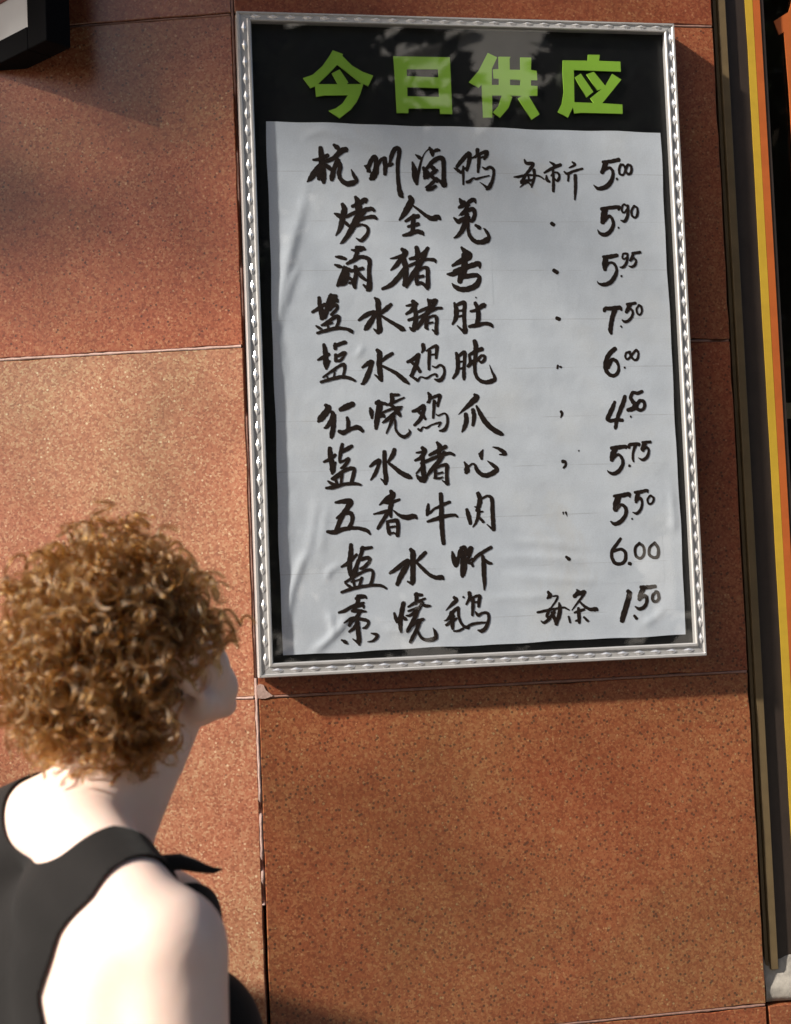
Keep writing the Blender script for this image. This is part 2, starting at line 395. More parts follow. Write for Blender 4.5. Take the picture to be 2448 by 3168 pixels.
railL = rail((OL,OB+e),(OL,OT-e),(IN_L,IN_B+e),(IN_L,IN_T-e))
railR = rail((OR,OB+e),(OR,OT-e),(IN_R,IN_B+e),(IN_R,IN_T-e))
railB = rail((OL+e,OB),(OR-e,OB),(IN_L+e,IN_B),(IN_R-e,IN_B))
railT = rail((OL+e,OT),(OR-e,OT),(IN_L+e,IN_T),(IN_R-e,IN_T))
stud_me = bpy.data.meshes.new('stud')
L,Wd,H = .0098,.0044,.0022
stud_me.from_pydata([(0,0,-L),(Wd,0,0),(0,0,L),(-Wd,0,0),(0,-H,-.002),(0,-H,.002)], [],
                    [(0,1,4),(1,5,4),(1,2,5),(2,3,5),(3,4,5),(3,0,4)]); stud_me.materials.append(M['alu_stud'])
bmt=bmesh.new(); bmt.from_mesh(stud_me); bmesh.ops.recalc_face_normals(bmt, faces=bmt.faces); 
if sum(f.normal.y for f in bmt.faces)>0: bmesh.ops.reverse_faces(bmt, faces=bmt.faces)
bmt.to_mesh(stud_me); bmt.free()
def studs(parent, a, b, n, rot):
    for k in range(n):
        t=(k+.5)/n
        o = bpy.data.objects.new('stud', stud_me); o.location=(a[0]+(b[0]-a[0])*t,-.03398,a[1]+(b[1]-a[1])*t)
        o.rotation_euler=(random.uniform(-.03,.03),rot+random.uniform(-.02,.02),random.uniform(-.03,.03)); link(o,parent)
cxl=IN_L*.49; cxr=FW-(FW-IN_R)*.49; czb=IN_B*.49; czt=FH-(FH-IN_T)*.49
studs(railL,(cxl,.014),(cxl,FH-.012),37,0); studs(railR,(cxr,.014),(cxr,FH-.012),37,0)
studs(railB,(.016,czb),(FW-.016,czb),25,math.pi/2); studs(railT,(.016,czt),(FW-.016,czt),25,math.pi/2)
bm_obj('backing_panel', box_bm(.006,FW-.006,-.0225,-.004,.006,FH-.006), M['black_glass'], board)
gl = mesh('glass_pane', [(IN_L-.004,-.0318,IN_B-.004),(IN_R+.004,-.0318,IN_B-.004),(IN_R+.004,-.0318,IN_T+.004),(IN_L-.004,-.0318,IN_T+.004)], [(0,1,2,3)], M['pane'], board)

INK=[
(0,"c","555,3931,17 602,3936,29 665,3965,32;615,4022,34 622,3946,48 624,3869,49 627,3793,46 629,3757,29;615,3898,34 571,3840,47 531,3787,38 502,3758,9;613,3831,38 597,3793,44 592,3783,28;653,3889,29 677,3868,34 694,3846,15;720,4048,23 743,4029,38 766,4010,15;659,3922,29 716,3947,34 766,3995,42 809,4015,38 818,4001,17;744,3928,36 713,3861,34 697,3803,40 691,3779,29;744,3918,38 761,3880,34 750,3823,32 762,3780,32 804,3747,38 851,3752,42 886,3771,25 868,3805,29 846,3857,8"),
(0,"c","952,3887,13 971,3878,33 989,3844,23;974,3844,19 991,3902,33 1022,3955,33 1041,3951,33 1043,3903,35 1036,3845,48 1011,3801,52 996,3787,29;1057,3883,13 1078,3932,27 1108,3947,29;1109,3947,35 1113,3884,35 1108,3826,27;1129,3889,19 1149,3899,33 1168,3904,23;1149,3909,19 1166,3971,33 1192,4020,35 1221,4025,35 1227,3992,33 1212,3914,31 1208,3818,29 1214,3721,33 1226,3664,40 1240,3644,17"),
(0,"c","1355,3981,10 1383,3960,29 1402,3945,17;1328,3920,15 1340,3867,39 1347,3800,48 1355,3751,25;1355,3751,15 1373,3839,21 1396,3926,16 1428,3994,8 1468,4031,14;1468,4036,19 1486,4004,37 1490,3975,21;1501,4009,21 1526,4019,29 1545,4017,18;1413,3878,23 1426,3839,35 1420,3800,29 1415,3791,14;1427,3858,23 1483,3922,33 1543,3957,35 1571,3942,37 1573,3870,33 1570,3792,35 1573,3744,41 1567,3732,23;1563,3734,23 1540,3772,23 1516,3792,17;1463,3898,29 1491,3874,33 1504,3850,29;1439,3801,25 1489,3840,33 1519,3859,21;1441,3849,21 1474,3811,29 1516,3772,25;1512,3792,27 1461,3743,25 1426,3723,17;1435,3704,23 1469,3714,31 1504,3733,21"),
(0,"c","1681,3890,27 1717,3934,33 1764,3984,33 1784,3994,31 1782,3950,33 1770,3901,29 1758,3862,23;1656,3878,10 1685,3861,27 1709,3842,21;1713,3842,20 1739,3876,20 1763,3867,18;1730,3891,16 1727,3823,20 1724,3750,16;1849,4024,31 1842,3980,22 1826,3965,18;1807,3960,14 1847,3980,22 1887,4000,25 1922,4008,31 1915,3976,31 1900,3951,18;1861,3980,25 1854,3912,27 1846,3848,18;1855,3955,14 1895,3969,16;1882,3887,10 1911,3873,20 1941,3888,22 1968,3872,24 1971,3835,22 1956,3776,25 1929,3727,33 1909,3712,18;1914,3722,25 1886,3746,14 1857,3767,6;1754,3767,23 1774,3773,25 1805,3799,14 1829,3793,18 1869,3805,14 1933,3820,10"),
(1,"c","705,3512,15 733,3498,34 751,3479,23;769,3584,29 782,3546,42 766,3488,44 754,3431,40 733,3379,28 708,3343,11;764,3460,19 792,3436,27 810,3417,23;871,3642,23 889,3604,48 891,3546,50 885,3508,38;845,3570,25 893,3589,34 947,3623,36 950,3599,15;794,3488,23 852,3517,29 929,3537,34 987,3552,31 1010,3539,25;948,3547,33 889,3489,52 848,3422,48 808,3355,38 763,3298,27 739,3279,8;878,3460,29 946,3482,25 1003,3489,31 1027,3475,21;877,3422,25 915,3427,17 953,3408,23 956,3365,25 925,3322,31 896,3303,25 864,3322,8"),
(1,"c","1297,3645,33 1306,3616,48 1275,3558,48 1244,3510,38 1208,3466,15;1319,3578,15 1370,3539,23 1417,3501,29 1464,3477,39 1508,3487,45 1530,3473,19;1256,3457,21 1310,3486,33 1354,3496,33;1320,3501,29 1313,3433,37 1305,3366,31;1274,3414,21 1312,3424,27 1351,3433,31;1232,3345,19 1281,3356,33 1335,3376,33 1378,3366,33 1391,3349,15"),
(1,"c","1690,3633,16 1703,3609,39 1722,3590,45 1682,3565,21;1737,3585,14 1762,3609,31 1802,3629,31 1816,3605,16;1761,3585,21 1720,3541,18 1679,3502,8;1699,3512,27 1749,3541,31 1794,3551,35 1805,3513,31 1785,3464,31 1756,3464,25;1639,3483,16 1672,3454,35 1707,3473,33 1757,3488,25;1743,3512,31 1726,3444,41 1699,3386,37 1663,3343,27 1633,3326,12;1750,3454,19 1747,3386,25 1760,3338,29 1797,3299,33 1846,3292,35 1891,3309,45 1909,3338,27 1884,3387,20 1870,3401,8;1808,3425,21 1836,3406,31"),
(0,"c","2224,3950,13 2240,3922,26 2292,3919,26 2270,3879,26 2236,3839,21 2211,3822,16;2134,3812,10 2171,3814,21 2228,3827,19 2284,3827,16 2340,3820,14 2376,3796,11;2227,3823,22 2201,3783,26 2193,3771,29 2234,3783,22 2282,3787,19;2298,3867,26 2300,3823,22 2286,3775,22 2272,3732,13;2179,3731,8 2216,3759,14 2249,3767,13 2268,3747,14;2251,3815,14 2254,3791,18"),
(0,"c","2431,3935,11 2459,3917,23 2478,3905,18;2382,3848,16 2424,3872,23 2474,3897,27 2515,3913,26;2453,3881,19 2453,3809,21 2450,3745,24 2447,3701,21;2397,3824,13 2400,3792,26 2419,3777,18;2438,3825,15 2455,3849,11 2488,3849,18 2503,3825,18 2493,3793,24 2477,3785,15 2454,3817,10"),
(0,"c","2614,3937,13 2634,3915,23 2587,3890,10;2545,3858,13 2569,3842,21 2619,3862,21 2693,3883,18;2581,3846,19 2573,3786,16;2633,3827,28 2632,3763,26 2627,3698,23 2620,3635,13"),
(0,"p","2868,3940,24 2926,3944,29 2997,3959,31;2888,3929,41 2870,3885,37 2856,3857,33;2865,3869,24 2915,3894,23 2943,3866,24 2941,3821,28 2918,3773,36 2875,3737,36 2817,3724,28 2781,3752,8;2975,3806,18 2977,3800,16;3012,3919,21 2998,3886,20 3000,3846,18 3028,3838,16 3047,3879,16 3036,3915,18 3012,3919,21;3065,3911,21 3051,3871,18 3070,3843,20 3095,3859,21 3098,3904,20 3074,3919,20 3056,3903,16"),
(1,"d","2424,3442,29 2436,3434,29"),
(1,"p","2837,3560,28 2908,3571,28 2982,3577,28 2977,3557,20;2861,3552,49 2851,3500,49 2840,3456,39;2861,3468,24 2896,3504,23 2921,3476,24 2925,3428,28 2898,3380,32 2856,3354,32 2815,3364,24 2796,3392,8;2967,3412,13 2968,3407,13;3048,3585,16 3024,3599,16 3007,3579,16 3005,3542,16 3025,3534,15 3047,3561,16;3055,3589,20 3054,3533,23 3039,3485,26 3017,3462,23 2991,3469,10;3106,3586,18 3084,3549,18 3086,3509,18 3110,3493,18 3130,3517,21 3133,3566,18 3111,3587,16"),
(2,"c","701,3178,15 737,3172,29 776,3161,22;692,3115,15 721,3104,29 743,3097,20;864,3249,28 910,3243,33 928,3235,20;826,3230,15 863,3226,26 900,3235,31;873,3235,30 862,3198,31 847,3171,26;786,3124,22 832,3147,31 889,3175,28 935,3170,31 961,3143,33 953,3060,31 955,2986,37 948,2931,44 934,2917,22;943,2921,28 908,2958,17;762,3106,11 756,3060,33 730,2996,39 706,2954,22;775,3088,31 782,3032,35 762,2977,37 724,2959,20;793,3078,33 829,3069,24 904,3087,26;849,3097,31 851,3041,31 835,2968,35 838,2940,26;866,3060,24 892,3023,29 928,2995,20;800,3014,22 826,2986,24 798,2973,17"),
(2,"c","1219,3235,28 1242,3208,45 1202,3152,37 1163,3106,32 1125,3073,13;1124,3163,9 1166,3170,22 1213,3184,28;1222,3170,37 1238,3115,43 1240,3050,41 1233,2985,39 1222,2957,28;1237,3087,37 1178,3013,39 1120,2958,35 1054,2928,22;1332,3249,32 1339,3208,39 1333,3161,34;1277,3161,22 1333,3175,30 1391,3208,32 1420,3245,26;1415,3236,24 1380,3161,35 1330,3087,39 1280,3013,39 1240,2939,17;1265,3105,22 1332,3133,26 1407,3156,22 1468,3152,26 1477,3133,13;1328,3050,26 1321,2994,30 1325,2966,26;1329,3064,24 1377,3091,22 1409,3085,32 1411,3022,30 1408,2947,34 1403,2927,22;1327,3017,22 1374,3026,24;1320,2962,20 1362,2971,26 1398,2933,20"),
(2,"c","1689,3250,19 1720,3212,47 1747,3184,53 1708,3156,47 1660,3133,38 1612,3107,21;1709,3189,47 1707,3124,49 1700,3068,49 1674,3021,45 1663,2984,39;1629,3063,36 1696,3086,39 1782,3114,40 1822,3122,36 1828,3091,17;1567,3040,15 1604,3040,36 1666,3058,36;1664,3012,32 1731,3025,36 1797,3032,32 1820,3007,32 1794,2955,43 1736,2926,41 1670,2920,39 1623,2942,30 1601,2967,9"),
(3,"c","561,2859,26 564,2804,33 575,2749,42 578,2703,35;507,2751,22 553,2777,29 600,2808,27;653,2881,27 637,2831,42 617,2767,38 597,2712,35;648,2868,37 689,2872,29;627,2794,33 688,2844,33 701,2829,18;640,2767,22 663,2794,26 691,2803,26 695,2776,22 652,2730,26;572,2648,16 623,2675,26 679,2712,29 706,2710,29 700,2666,24 680,2629,20;530,2644,13 553,2628,22 571,2621,13;613,2676,20 621,2630,16;594,2648,16 654,2666,15;538,2589,20 602,2607,26 684,2625,26 757,2619,22 798,2601,29 806,2587,13"),
(3,"c","991,2857,17 1013,2829,41 1015,2755,39 1016,2672,37 1019,2608,42 1008,2585,22;1004,2590,29 973,2617,11;861,2687,20 917,2724,35 973,2746,31 991,2737,26 952,2673,42 918,2627,40 904,2614,20;1114,2805,26 1076,2773,35 1038,2741,26;1037,2718,18 1091,2681,26 1145,2648,30 1194,2616,39 1213,2606,17"),
(3,"c","1287,2827,32 1304,2804,35 1279,2763,33 1232,2731,20;1234,2795,13 1272,2800,24 1318,2809,22;1299,2781,30 1305,2707,35 1293,2633,39 1277,2601,20;1248,2684,22 1295,2698,26;1255,2624,15 1278,2607,31 1306,2624,20;1413,2831,28 1440,2827,34 1469,2836,28 1449,2799,30 1400,2743,35 1350,2670,35 1310,2615,20;1316,2744,19 1373,2767,26 1411,2780,26;1314,2698,17 1390,2734,26 1466,2771,22 1508,2775,21;1404,2845,15 1416,2799,30;1393,2688,26 1381,2632,30 1390,2614,20;1393,2697,19 1445,2715,20 1466,2697,26 1460,2622,26 1458,2581,32;1458,2581,20 1431,2604,13;1391,2655,15 1434,2664,15"),
(3,"c","1613,2812,19 1625,2760,36 1618,2695,32 1592,2649,17;1627,2798,22 1684,2816,34 1693,2797,30 1685,2723,30 1686,2648,30 1688,2593,39 1678,2579,19;1683,2583,26 1629,2635,11;1629,2751,17 1672,2755,17;1627,2705,17 1670,2714,17;1738,2748,17 1785,2759,26 1844,2796,36 1852,2782,17;1778,2811,28 1795,2769,32 1797,2703,36 1785,2648,36;1723,2629,22 1780,2638,32 1847,2652,26 1894,2642,30 1907,2626,17;1785,2857,11 1786,2854,9"),
(2,"d","2423,3067,30 2446,3053,31"),
(2,"p","2831,3177,21 2880,3177,33 2943,3188,29;2851,3164,41 2842,3117,45 2840,3076,29;2848,3103,27 2884,3130,19 2919,3120,22 2937,3076,22 2924,3029,32 2883,2975,34 2827,2954,30 2786,2962,16 2771,2982,5;2973,3023,16 2973,3020,15;3020,3203,17 2996,3200,15 2989,3171,15 3000,3158,14 3022,3171,12;3031,3201,17 3028,3157,19 3012,3116,22 2990,3094,22 2966,3093,10;3073,3204,21 3104,3208,22 3136,3213,22;3079,3201,22 3063,3164,23 3052,3147,19;3056,3150,15 3084,3164,17 3099,3143,17 3089,3113,22 3064,3096,19 3037,3103,8"),
(3,"d","2429,2689,27 2446,2682,28"),
(3,"p","2820,2746,27 2828,2763,29 2873,2763,30 2943,2769,33 2959,2752,19;2907,2753,40 2887,2706,36 2870,2645,35 2861,2592,35 2866,2565,22;2949,2621,14 2955,2612,10;3010,2796,23 3077,2805,23;3031,2792,34 3011,2752,32 3000,2735,26;3004,2745,19 3036,2759,19 3053,2731,19 3039,2691,22 3007,2662,22 2979,2658,21 2962,2671,11;3107,2790,15 3085,2758,16 3090,2724,16 3110,2712,15 3128,2738,16 3123,2777,19 3104,2790,15"),
(4,"c","584,2498,25 592,2457,35 594,2402,40 597,2347,44 596,2316,20;535,2383,16 576,2402,31 618,2425,26;596,2329,29 625,2374,13;671,2502,26 670,2470,29;666,2488,26 744,2515,29 753,2505,11;672,2419,26 671,2374,24;672,2406,20 737,2432,33 741,2419,16 707,2378,22 666,2374,18;570,2250,15 636,2297,18 710,2341,24 733,2341,29 736,2309,22 720,2246,18;598,2256,13 610,2224,13;658,2283,13 647,2237,13;608,2279,11 668,2301,11;551,2213,20 624,2233,24 707,2250,26 770,2240,24 811,2219,18"),
(4,"c","994,2452,28 1011,2425,39 1004,2351,39 1010,2269,39 1017,2218,24;1013,2223,29 968,2262,11;874,2321,18 921,2352,35 949,2361,33 938,2325,31 908,2252,40 879,2202,29 860,2193,13;1108,2424,26 1061,2397,29 1023,2365,18;1031,2328,20 1085,2300,24 1139,2267,31 1192,2220,35 1228,2190,17"),
(4,"c","1226,2358,22 1273,2380,31 1311,2412,30 1316,2403,22 1289,2329,33 1254,2256,28 1240,2252,13;1253,2357,20 1289,2329,28 1320,2283,26;1352,2490,30 1355,2458,30 1340,2430,13;1378,2443,15 1426,2471,20 1459,2477,28 1457,2438,26 1450,2387,20;1401,2439,26 1393,2365,24 1391,2300,20;1404,2411,13 1442,2415,15;1419,2323,11 1447,2313,15 1476,2331,17 1505,2315,20 1511,2271,20 1490,2225,30 1461,2212,28 1434,2221,13;1249,2247,17 1285,2223,22 1299,2214,20 1323,2241,11 1369,2231,17 1417,2258,13 1445,2258,19 1449,2244,17"),
(4,"c","1611,2422,22 1619,2390,32 1620,2325,32 1609,2270,30 1579,2228,20;1628,2399,21 1675,2428,30 1674,2370,26 1666,2296,26 1664,2241,30 1663,2218,20;1626,2353,15 1659,2357,15;1624,2297,15 1657,2306,15;1760,2513,32 1768,2471,36 1760,2388,30 1752,2314,26 1758,2249,26 1789,2207,28 1836,2192,30 1883,2201,36 1909,2219,26 1887,2275,15 1870,2326,5;1713,2407,22 1771,2439,30 1814,2452,32;1700,2319,24 1729,2347,32 1778,2369,26 1807,2399,21 1835,2395,21 1829,2364,24 1805,2348,21 1791,2360,13;1713,2398,19 1720,2351,26"),
(5,"c","581,2034,27 602,2011,44 569,1966,49 536,1930,47 522,1913,22;550,1939,22 606,1984,18 633,1969,33 622,1920,38 584,1871,29 565,1862,14;655,1964,5 644,1910,22 628,1847,38 617,1793,31 617,1782,14;693,2000,31 735,2018,44 786,2039,40;741,1936,22 748,1899,29 741,1836,25;677,1832,27 709,1823,35 765,1849,29 820,1861,35 855,1833,26"),
(5,"c","988,2054,33 995,2022,46 979,1958,42 967,1895,38 961,1851,26;921,2005,18 929,1977,35 932,1932,20;973,2045,33 1028,2040,26 1065,2030,13;969,1931,18 1016,1948,29 1029,1935,16;1091,2107,29 1094,2066,33 1083,2025,26;1091,2103,26 1146,2106,20;1046,2026,13 1102,2047,22 1187,2083,13;1007,1967,16 1063,1989,20 1119,2006,20 1170,2014,11;1101,2011,31 1132,1974,35 1149,1946,24;1156,2001,20 1099,1956,29 1042,1911,26 1013,1894,13;1098,1938,29 1078,1892,24 1038,1811,11;1089,1947,18 1110,1901,17 1112,1837,17 1147,1791,24 1184,1782,26 1220,1812,20 1214,1839,6"),
(5,"c","1252,1976,22 1294,1989,31 1337,2016,30 1330,1961,30 1300,1906,29 1261,1870,22;1284,1980,18 1320,1952,28 1347,1915,20;1378,2116,18 1391,2088,31 1380,2043,20;1366,2043,13 1409,2079,20 1466,2095,28 1460,2060,24 1448,2014,20;1422,2051,26 1414,1978,22 1407,1923,17;1421,2033,13 1454,2037,13;1432,1950,9 1450,1940,13 1497,1956,13 1518,1930,19 1517,1874,20 1492,1829,28 1454,1821,13;1288,1838,17 1306,1828,20 1325,1853,11 1353,1846,17 1391,1868,11 1438,1881,15 1466,1885,13 1446,1853,11"),
(5,"c","1742,2096,22 1755,2073,45 1706,2028,39 1658,1987,24 1609,1945,6;1665,1945,30 1668,1899,35 1651,1844,32 1631,1810,13;1723,1977,30 1730,1926,32 1718,1861,24;1752,2008,15 1778,1952,32 1813,1887,39 1867,1830,39 1931,1792,36 1950,1783,21"),
(6,"c","600,1704,31 602,1654,38 613,1590,38 616,1536,42 611,1513,20;551,1603,16 597,1622,29 638,1653,25;630,1545,16 641,1599,11;696,1733,25 685,1688,29 674,1634,25 669,1607,16;680,1670,22 736,1700,33 768,1718,25;673,1598,20 710,1610,20 737,1623,25 737,1605,22 703,1565,27 680,1552,16;609,1473,22 674,1516,25 739,1546,29 780,1545,25 774,1505,29 753,1433,25;577,1456,13 603,1437,25 626,1432,16;628,1486,24 644,1436,20;687,1507,20 676,1444,20;618,1464,13 687,1498,13;561,1404,18 616,1409,29 698,1430,25 780,1432,24 825,1422,16"),
(6,"c","1018,1667,31 1017,1598,33 1017,1526,33 1023,1462,35 1017,1426,26;1013,1435,26 982,1463,9;904,1560,18 941,1587,31 978,1604,29 963,1554,26 938,1500,29 904,1456,11;1096,1683,29 1081,1642,35 1042,1589,18;1051,1579,22 1095,1542,29 1140,1504,35 1194,1475,38 1217,1464,20"),
(6,"c","1314,1692,28 1331,1668,37 1301,1619,31 1254,1597,18;1266,1656,13 1303,1660,20 1340,1664,17;1315,1618,26 1313,1555,35 1315,1491,37 1317,1436,29;1259,1483,13 1285,1455,37 1317,1440,33 1341,1462,17;1259,1497,13 1308,1546,26;1431,1730,22 1449,1698,37 1442,1643,30;1367,1636,20 1424,1662,30 1495,1697,30;1300,1573,22 1365,1599,26 1460,1633,26 1525,1646,24 1558,1633,20;1484,1651,30 1439,1588,33 1381,1525,31 1337,1472,17;1409,1525,22 1406,1470,24;1409,1534,17 1466,1555,22 1498,1552,30 1495,1486,26 1497,1413,30;1492,1413,20 1461,1436,11;1407,1488,15 1463,1500,15;1392,1457,11 1434,1455,17 1462,1464,11"),
(6,"c","1639,1574,13 1656,1541,30 1655,1509,46 1650,1496,30;1656,1528,20 1699,1559,15 1722,1549,20 1735,1512,30 1771,1476,32 1817,1468,35 1875,1494,39 1893,1517,30 1859,1550,26 1822,1579,7;1789,1667,9 1773,1630,33 1776,1598,20;1759,1635,17 1777,1626,26;1869,1686,9 1911,1673,22 1952,1645,32 1964,1626,21 1919,1627,9"),
(7,"c","629,1292,18 693,1299,36 743,1293,45 714,1244,38 676,1191,38 651,1138,34 621,1067,34;634,1174,18 690,1209,31 744,1203,33 751,1153,29 722,1091,29;558,1073,22 612,1067,36 694,1091,31 785,1093,25 857,1073,29 883,1045,16"),
(7,"c","1056,1365,27 1069,1333,46 1022,1307,38 965,1264,11;993,1281,18 1048,1279,26 1118,1300,20;1062,1288,35 1046,1234,35 1048,1171,20;917,1195,11 990,1209,25 1055,1225,20;1036,1216,29 998,1163,29 949,1092,25 940,1084,13;1073,1215,13 1117,1178,26 1172,1162,38 1228,1170,35 1245,1155,20;1019,1135,20 1022,1090,25 1030,1049,29 1034,1035,16;1024,1135,22 1079,1142,29 1097,1133,29 1100,1078,29 1093,1029,31;1093,1029,20 1066,1048,13;1031,1090,16 1077,1097,16;1034,1044,16 1066,1048,16"),
(7,"c","1342,1257,18 1336,1216,29 1329,1176,20;1330,1180,17 1358,1197,20 1396,1228,15 1415,1230,11;1396,1224,17 1453,1249,26 1510,1270,22;1332,1125,18 1393,1142,29 1468,1162,29 1542,1169,22 1565,1156,17;1442,1332,31 1444,1250,33 1440,1158,37 1441,1067,35 1444,1003,33 1448,956,31"),
(7,"c","1642,1207,24 1654,1161,35 1665,1101,26;1736,1328,32 1748,1286,37 1737,1232,35 1716,1196,17;1758,1286,17 1810,1308,20 1842,1282,30 1843,1192,32 1844,1109,33 1846,1049,30;1841,1045,20 1796,1088,9;1704,1228,9 1731,1213,26 1729,1159,26 1708,1104,20 1683,1073,9;1739,1186,17 1767,1189,11;1733,1149,17 1764,1112,22 1773,1107,11"),
(8,"c","733,967,28 731,913,36 720,842,36 717,772,33 731,725,30;656,804,17 708,831,30 773,891,22;823,941,32 805,886,28 779,825,25 753,771,30;814,933,28 862,939,25 890,942,22;803,855,28 859,865,28 874,845,25 833,799,28 801,785,20;779,848,17 761,771,36 731,725,31;679,688,17 735,717,22 800,753,22 864,774,22 893,758,22 889,711,25 871,657,25;678,680,13 709,655,22 728,643,17;742,701,22 748,654,17;806,714,22 788,660,22;726,686,13 798,706,13;648,612,19 716,632,25 795,648,25 891,656,22 954,650,21 989,629,17"),
(8,"c","1192,916,27 1207,888,41 1204,817,41 1201,738,38 1198,675,40 1193,652,22;1189,656,22 1158,673,14;1025,743,21 1078,774,33 1136,819,30 1169,834,25 1151,787,41 1108,718,41 1078,656,30;1303,888,27 1266,854,30 1232,824,16;1236,812,22 1278,767,27 1324,722,27 1372,696,30 1420,694,37 1435,682,18"),
(8,"c","1513,885,16 1523,837,37 1536,781,29 1554,804,22 1569,883,26 1595,910,26;1583,913,26 1615,915,27 1612,842,22 1609,763,30 1594,708,26;1593,882,24 1587,795,29 1582,716,27 1585,696,22;1539,829,22 1580,851,22;1629,857,16 1647,908,22 1668,911,22 1654,864,22 1627,809,22 1659,792,22 1670,772,18;1639,809,14 1668,828,18;1667,800,16 1701,843,26 1760,880,26 1818,910,26;1750,845,24 1756,789,34 1754,709,34 1756,638,26 1751,587,11;1766,824,13 1789,796,26 1817,787,18"),
(9,"c","785,578,27 824,571,28 836,560,14;757,560,22 816,574,28;773,575,31 767,528,31 742,482,30;623,460,17 671,473,27 735,506,25 814,526,17;742,498,28 806,507,22 813,487,14;725,467,22 781,465,28 828,459,14;788,465,25 755,419,30 715,390,30 698,359,22;659,380,11 723,413,25 794,402,25 835,391,24 844,369,22 823,340,22 799,335,11;696,313,17 736,342,27 761,380,30;761,380,30 763,310,33 768,247,34 767,212,17;763,224,22 721,257,9;635,253,12 662,237,27 677,224,14;861,294,8 900,282,25 905,264,25 874,236,17 831,230,6"),
(9,"c","1119,509,33 1105,451,35 1091,389,35 1088,327,30 1091,291,14;1045,438,16 1055,398,27 1062,367,17;1071,390,14 1088,421,14;1104,412,17 1127,391,27 1138,383,14;1222,576,29 1220,533,29 1215,502,22;1214,571,27 1262,567,22;1154,481,14 1211,510,25 1285,538,17;1251,500,14 1290,483,25 1322,481,17;1267,507,22 1225,454,29 1168,417,22 1136,415,11;1153,449,14 1226,470,22;1233,462,25 1199,392,32 1147,308,28 1139,293,17;1164,331,21 1222,368,29 1266,382,22;1237,367,32 1211,305,28 1176,244,28 1159,214,22;1219,297,14 1241,249,22 1280,225,25 1336,227,32 1359,244,29 1353,283,22 1339,312,6"),
(9,"c","1514,537,24 1529,516,32 1491,482,26 1445,441,6;1539,457,26 1497,427,26 1455,373,18 1430,363,8;1489,419,37 1490,356,37 1492,301,22;1445,331,22 1502,363,27 1527,378,14;1543,456,22 1544,385,21 1573,321,21 1613,303,27;1446,366,14 1504,395,22;1499,281,11 1539,283,18 1572,297,18;1585,538,16 1588,535,13;1633,567,29 1635,532,27 1605,482,14;1630,508,14 1672,537,18 1713,540,26 1707,505,26 1701,462,21;1659,523,26 1656,460,26 1649,397,18;1662,491,14 1694,498,14;1675,423,10 1694,395,24 1731,411,18 1769,406,22 1776,360,22 1751,297,29 1717,273,29 1689,280,11;1597,304,18 1638,326,22 1695,335,19 1752,337,13"),
(4,"d","2418,2314,16 2414,2294,15;2436,2305,15 2444,2302,17"),
(4,"p","2890,2441,34 2853,2412,35 2821,2366,35 2805,2314,34 2811,2268,32 2838,2236,29 2874,2229,28 2906,2255,27 2914,2301,21 2897,2342,27 2868,2357,27 2846,2337,35 2826,2297,33;2963,2292,16 2964,2290,15;3012,2415,20 2981,2407,17 2972,2376,16 2988,2357,17 3013,2375,19 3045,2412,19 3066,2428,21 3081,2404,18 3071,2360,20 3047,2350,17 3022,2375,19 3008,2410,19"),
(5,"d","2428,1952,20 2435,1932,21 2422,1904,7"),
(5,"p","2866,2019,22 2849,1979,33 2820,1922,35 2804,1888,34 2826,1871,28 2874,1878,28 2921,1874,27;2952,2061,28 2941,2024,34 2907,1949,34 2880,1886,28 2865,1823,28 2862,1812,22;3022,2095,22 3058,2086,27 3095,2099,25;3016,2089,27 2999,2052,27 3018,2017,32 3035,1993,41 3016,1965,38 2973,1954,29;3073,2026,28 3048,1993,27 3053,1959,27 3087,1953,24 3111,1980,25 3104,2020,27 3073,2028,24;2992,1903,14 2993,1898,13"),
(6,"d","2424,1560,28 2444,1557,19 2443,1528,19 2427,1511,16"),
(6,"p","2824,1656,27 2881,1661,33 2941,1665,27 2943,1653,16;2850,1644,44 2830,1599,44 2822,1564,33;2835,1581,23 2878,1603,22 2907,1568,25 2907,1522,28 2871,1472,32 2829,1454,28 2794,1466,17 2780,1481,6;2962,1514,20 2963,1512,20;2967,1656,20 2974,1679,25 3043,1683,26 3049,1671,16;3019,1675,27 2998,1618,19 2993,1572,19 2997,1546,13;3080,1694,22 3143,1698,22;3097,1687,33 3077,1645,33 3079,1630,22;3086,1642,19 3114,1655,19 3126,1626,19 3110,1581,25 3073,1557,22 3038,1574,6"),
(7,"d","2407,1162,13 2408,1148,7;2428,1162,15 2438,1130,3"),
(7,"p","2826,1278,22 2891,1282,33 2945,1289,33 2953,1269,16;2861,1271,44 2841,1220,49 2833,1175,43;2839,1181,33 2882,1208,24 2915,1178,28 2910,1127,30 2869,1077,33 2821,1059,28 2789,1079,12;2962,1096,14 2963,1092,12;2997,1302,22 3048,1306,27 3096,1316,22 3101,1299,11;3020,1290,33 3006,1244,33 3002,1227,22;3008,1238,19 3039,1255,22 3051,1220,19 3038,1169,22 3003,1137,22 2971,1145,9;3118,1273,16 3096,1242,16 3108,1208,16 3136,1218,16 3147,1252,19 3124,1274,16"),
(8,"d","2414,815,20 2434,798,28"),
(8,"p","2861,941,23 2828,900,26 2791,855,26 2783,802,26 2807,754,28 2854,746,26 2890,772,28 2896,831,26 2860,860,23 2804,848,23;2923,746,26 2931,743,26;3014,901,22 2979,868,23 2979,808,22 3014,783,23 3046,813,22 3045,872,22 3010,901,22;3138,900,22 3096,864,22 3090,811,23 3125,785,22 3159,795,26 3165,855,24 3138,900,23"),
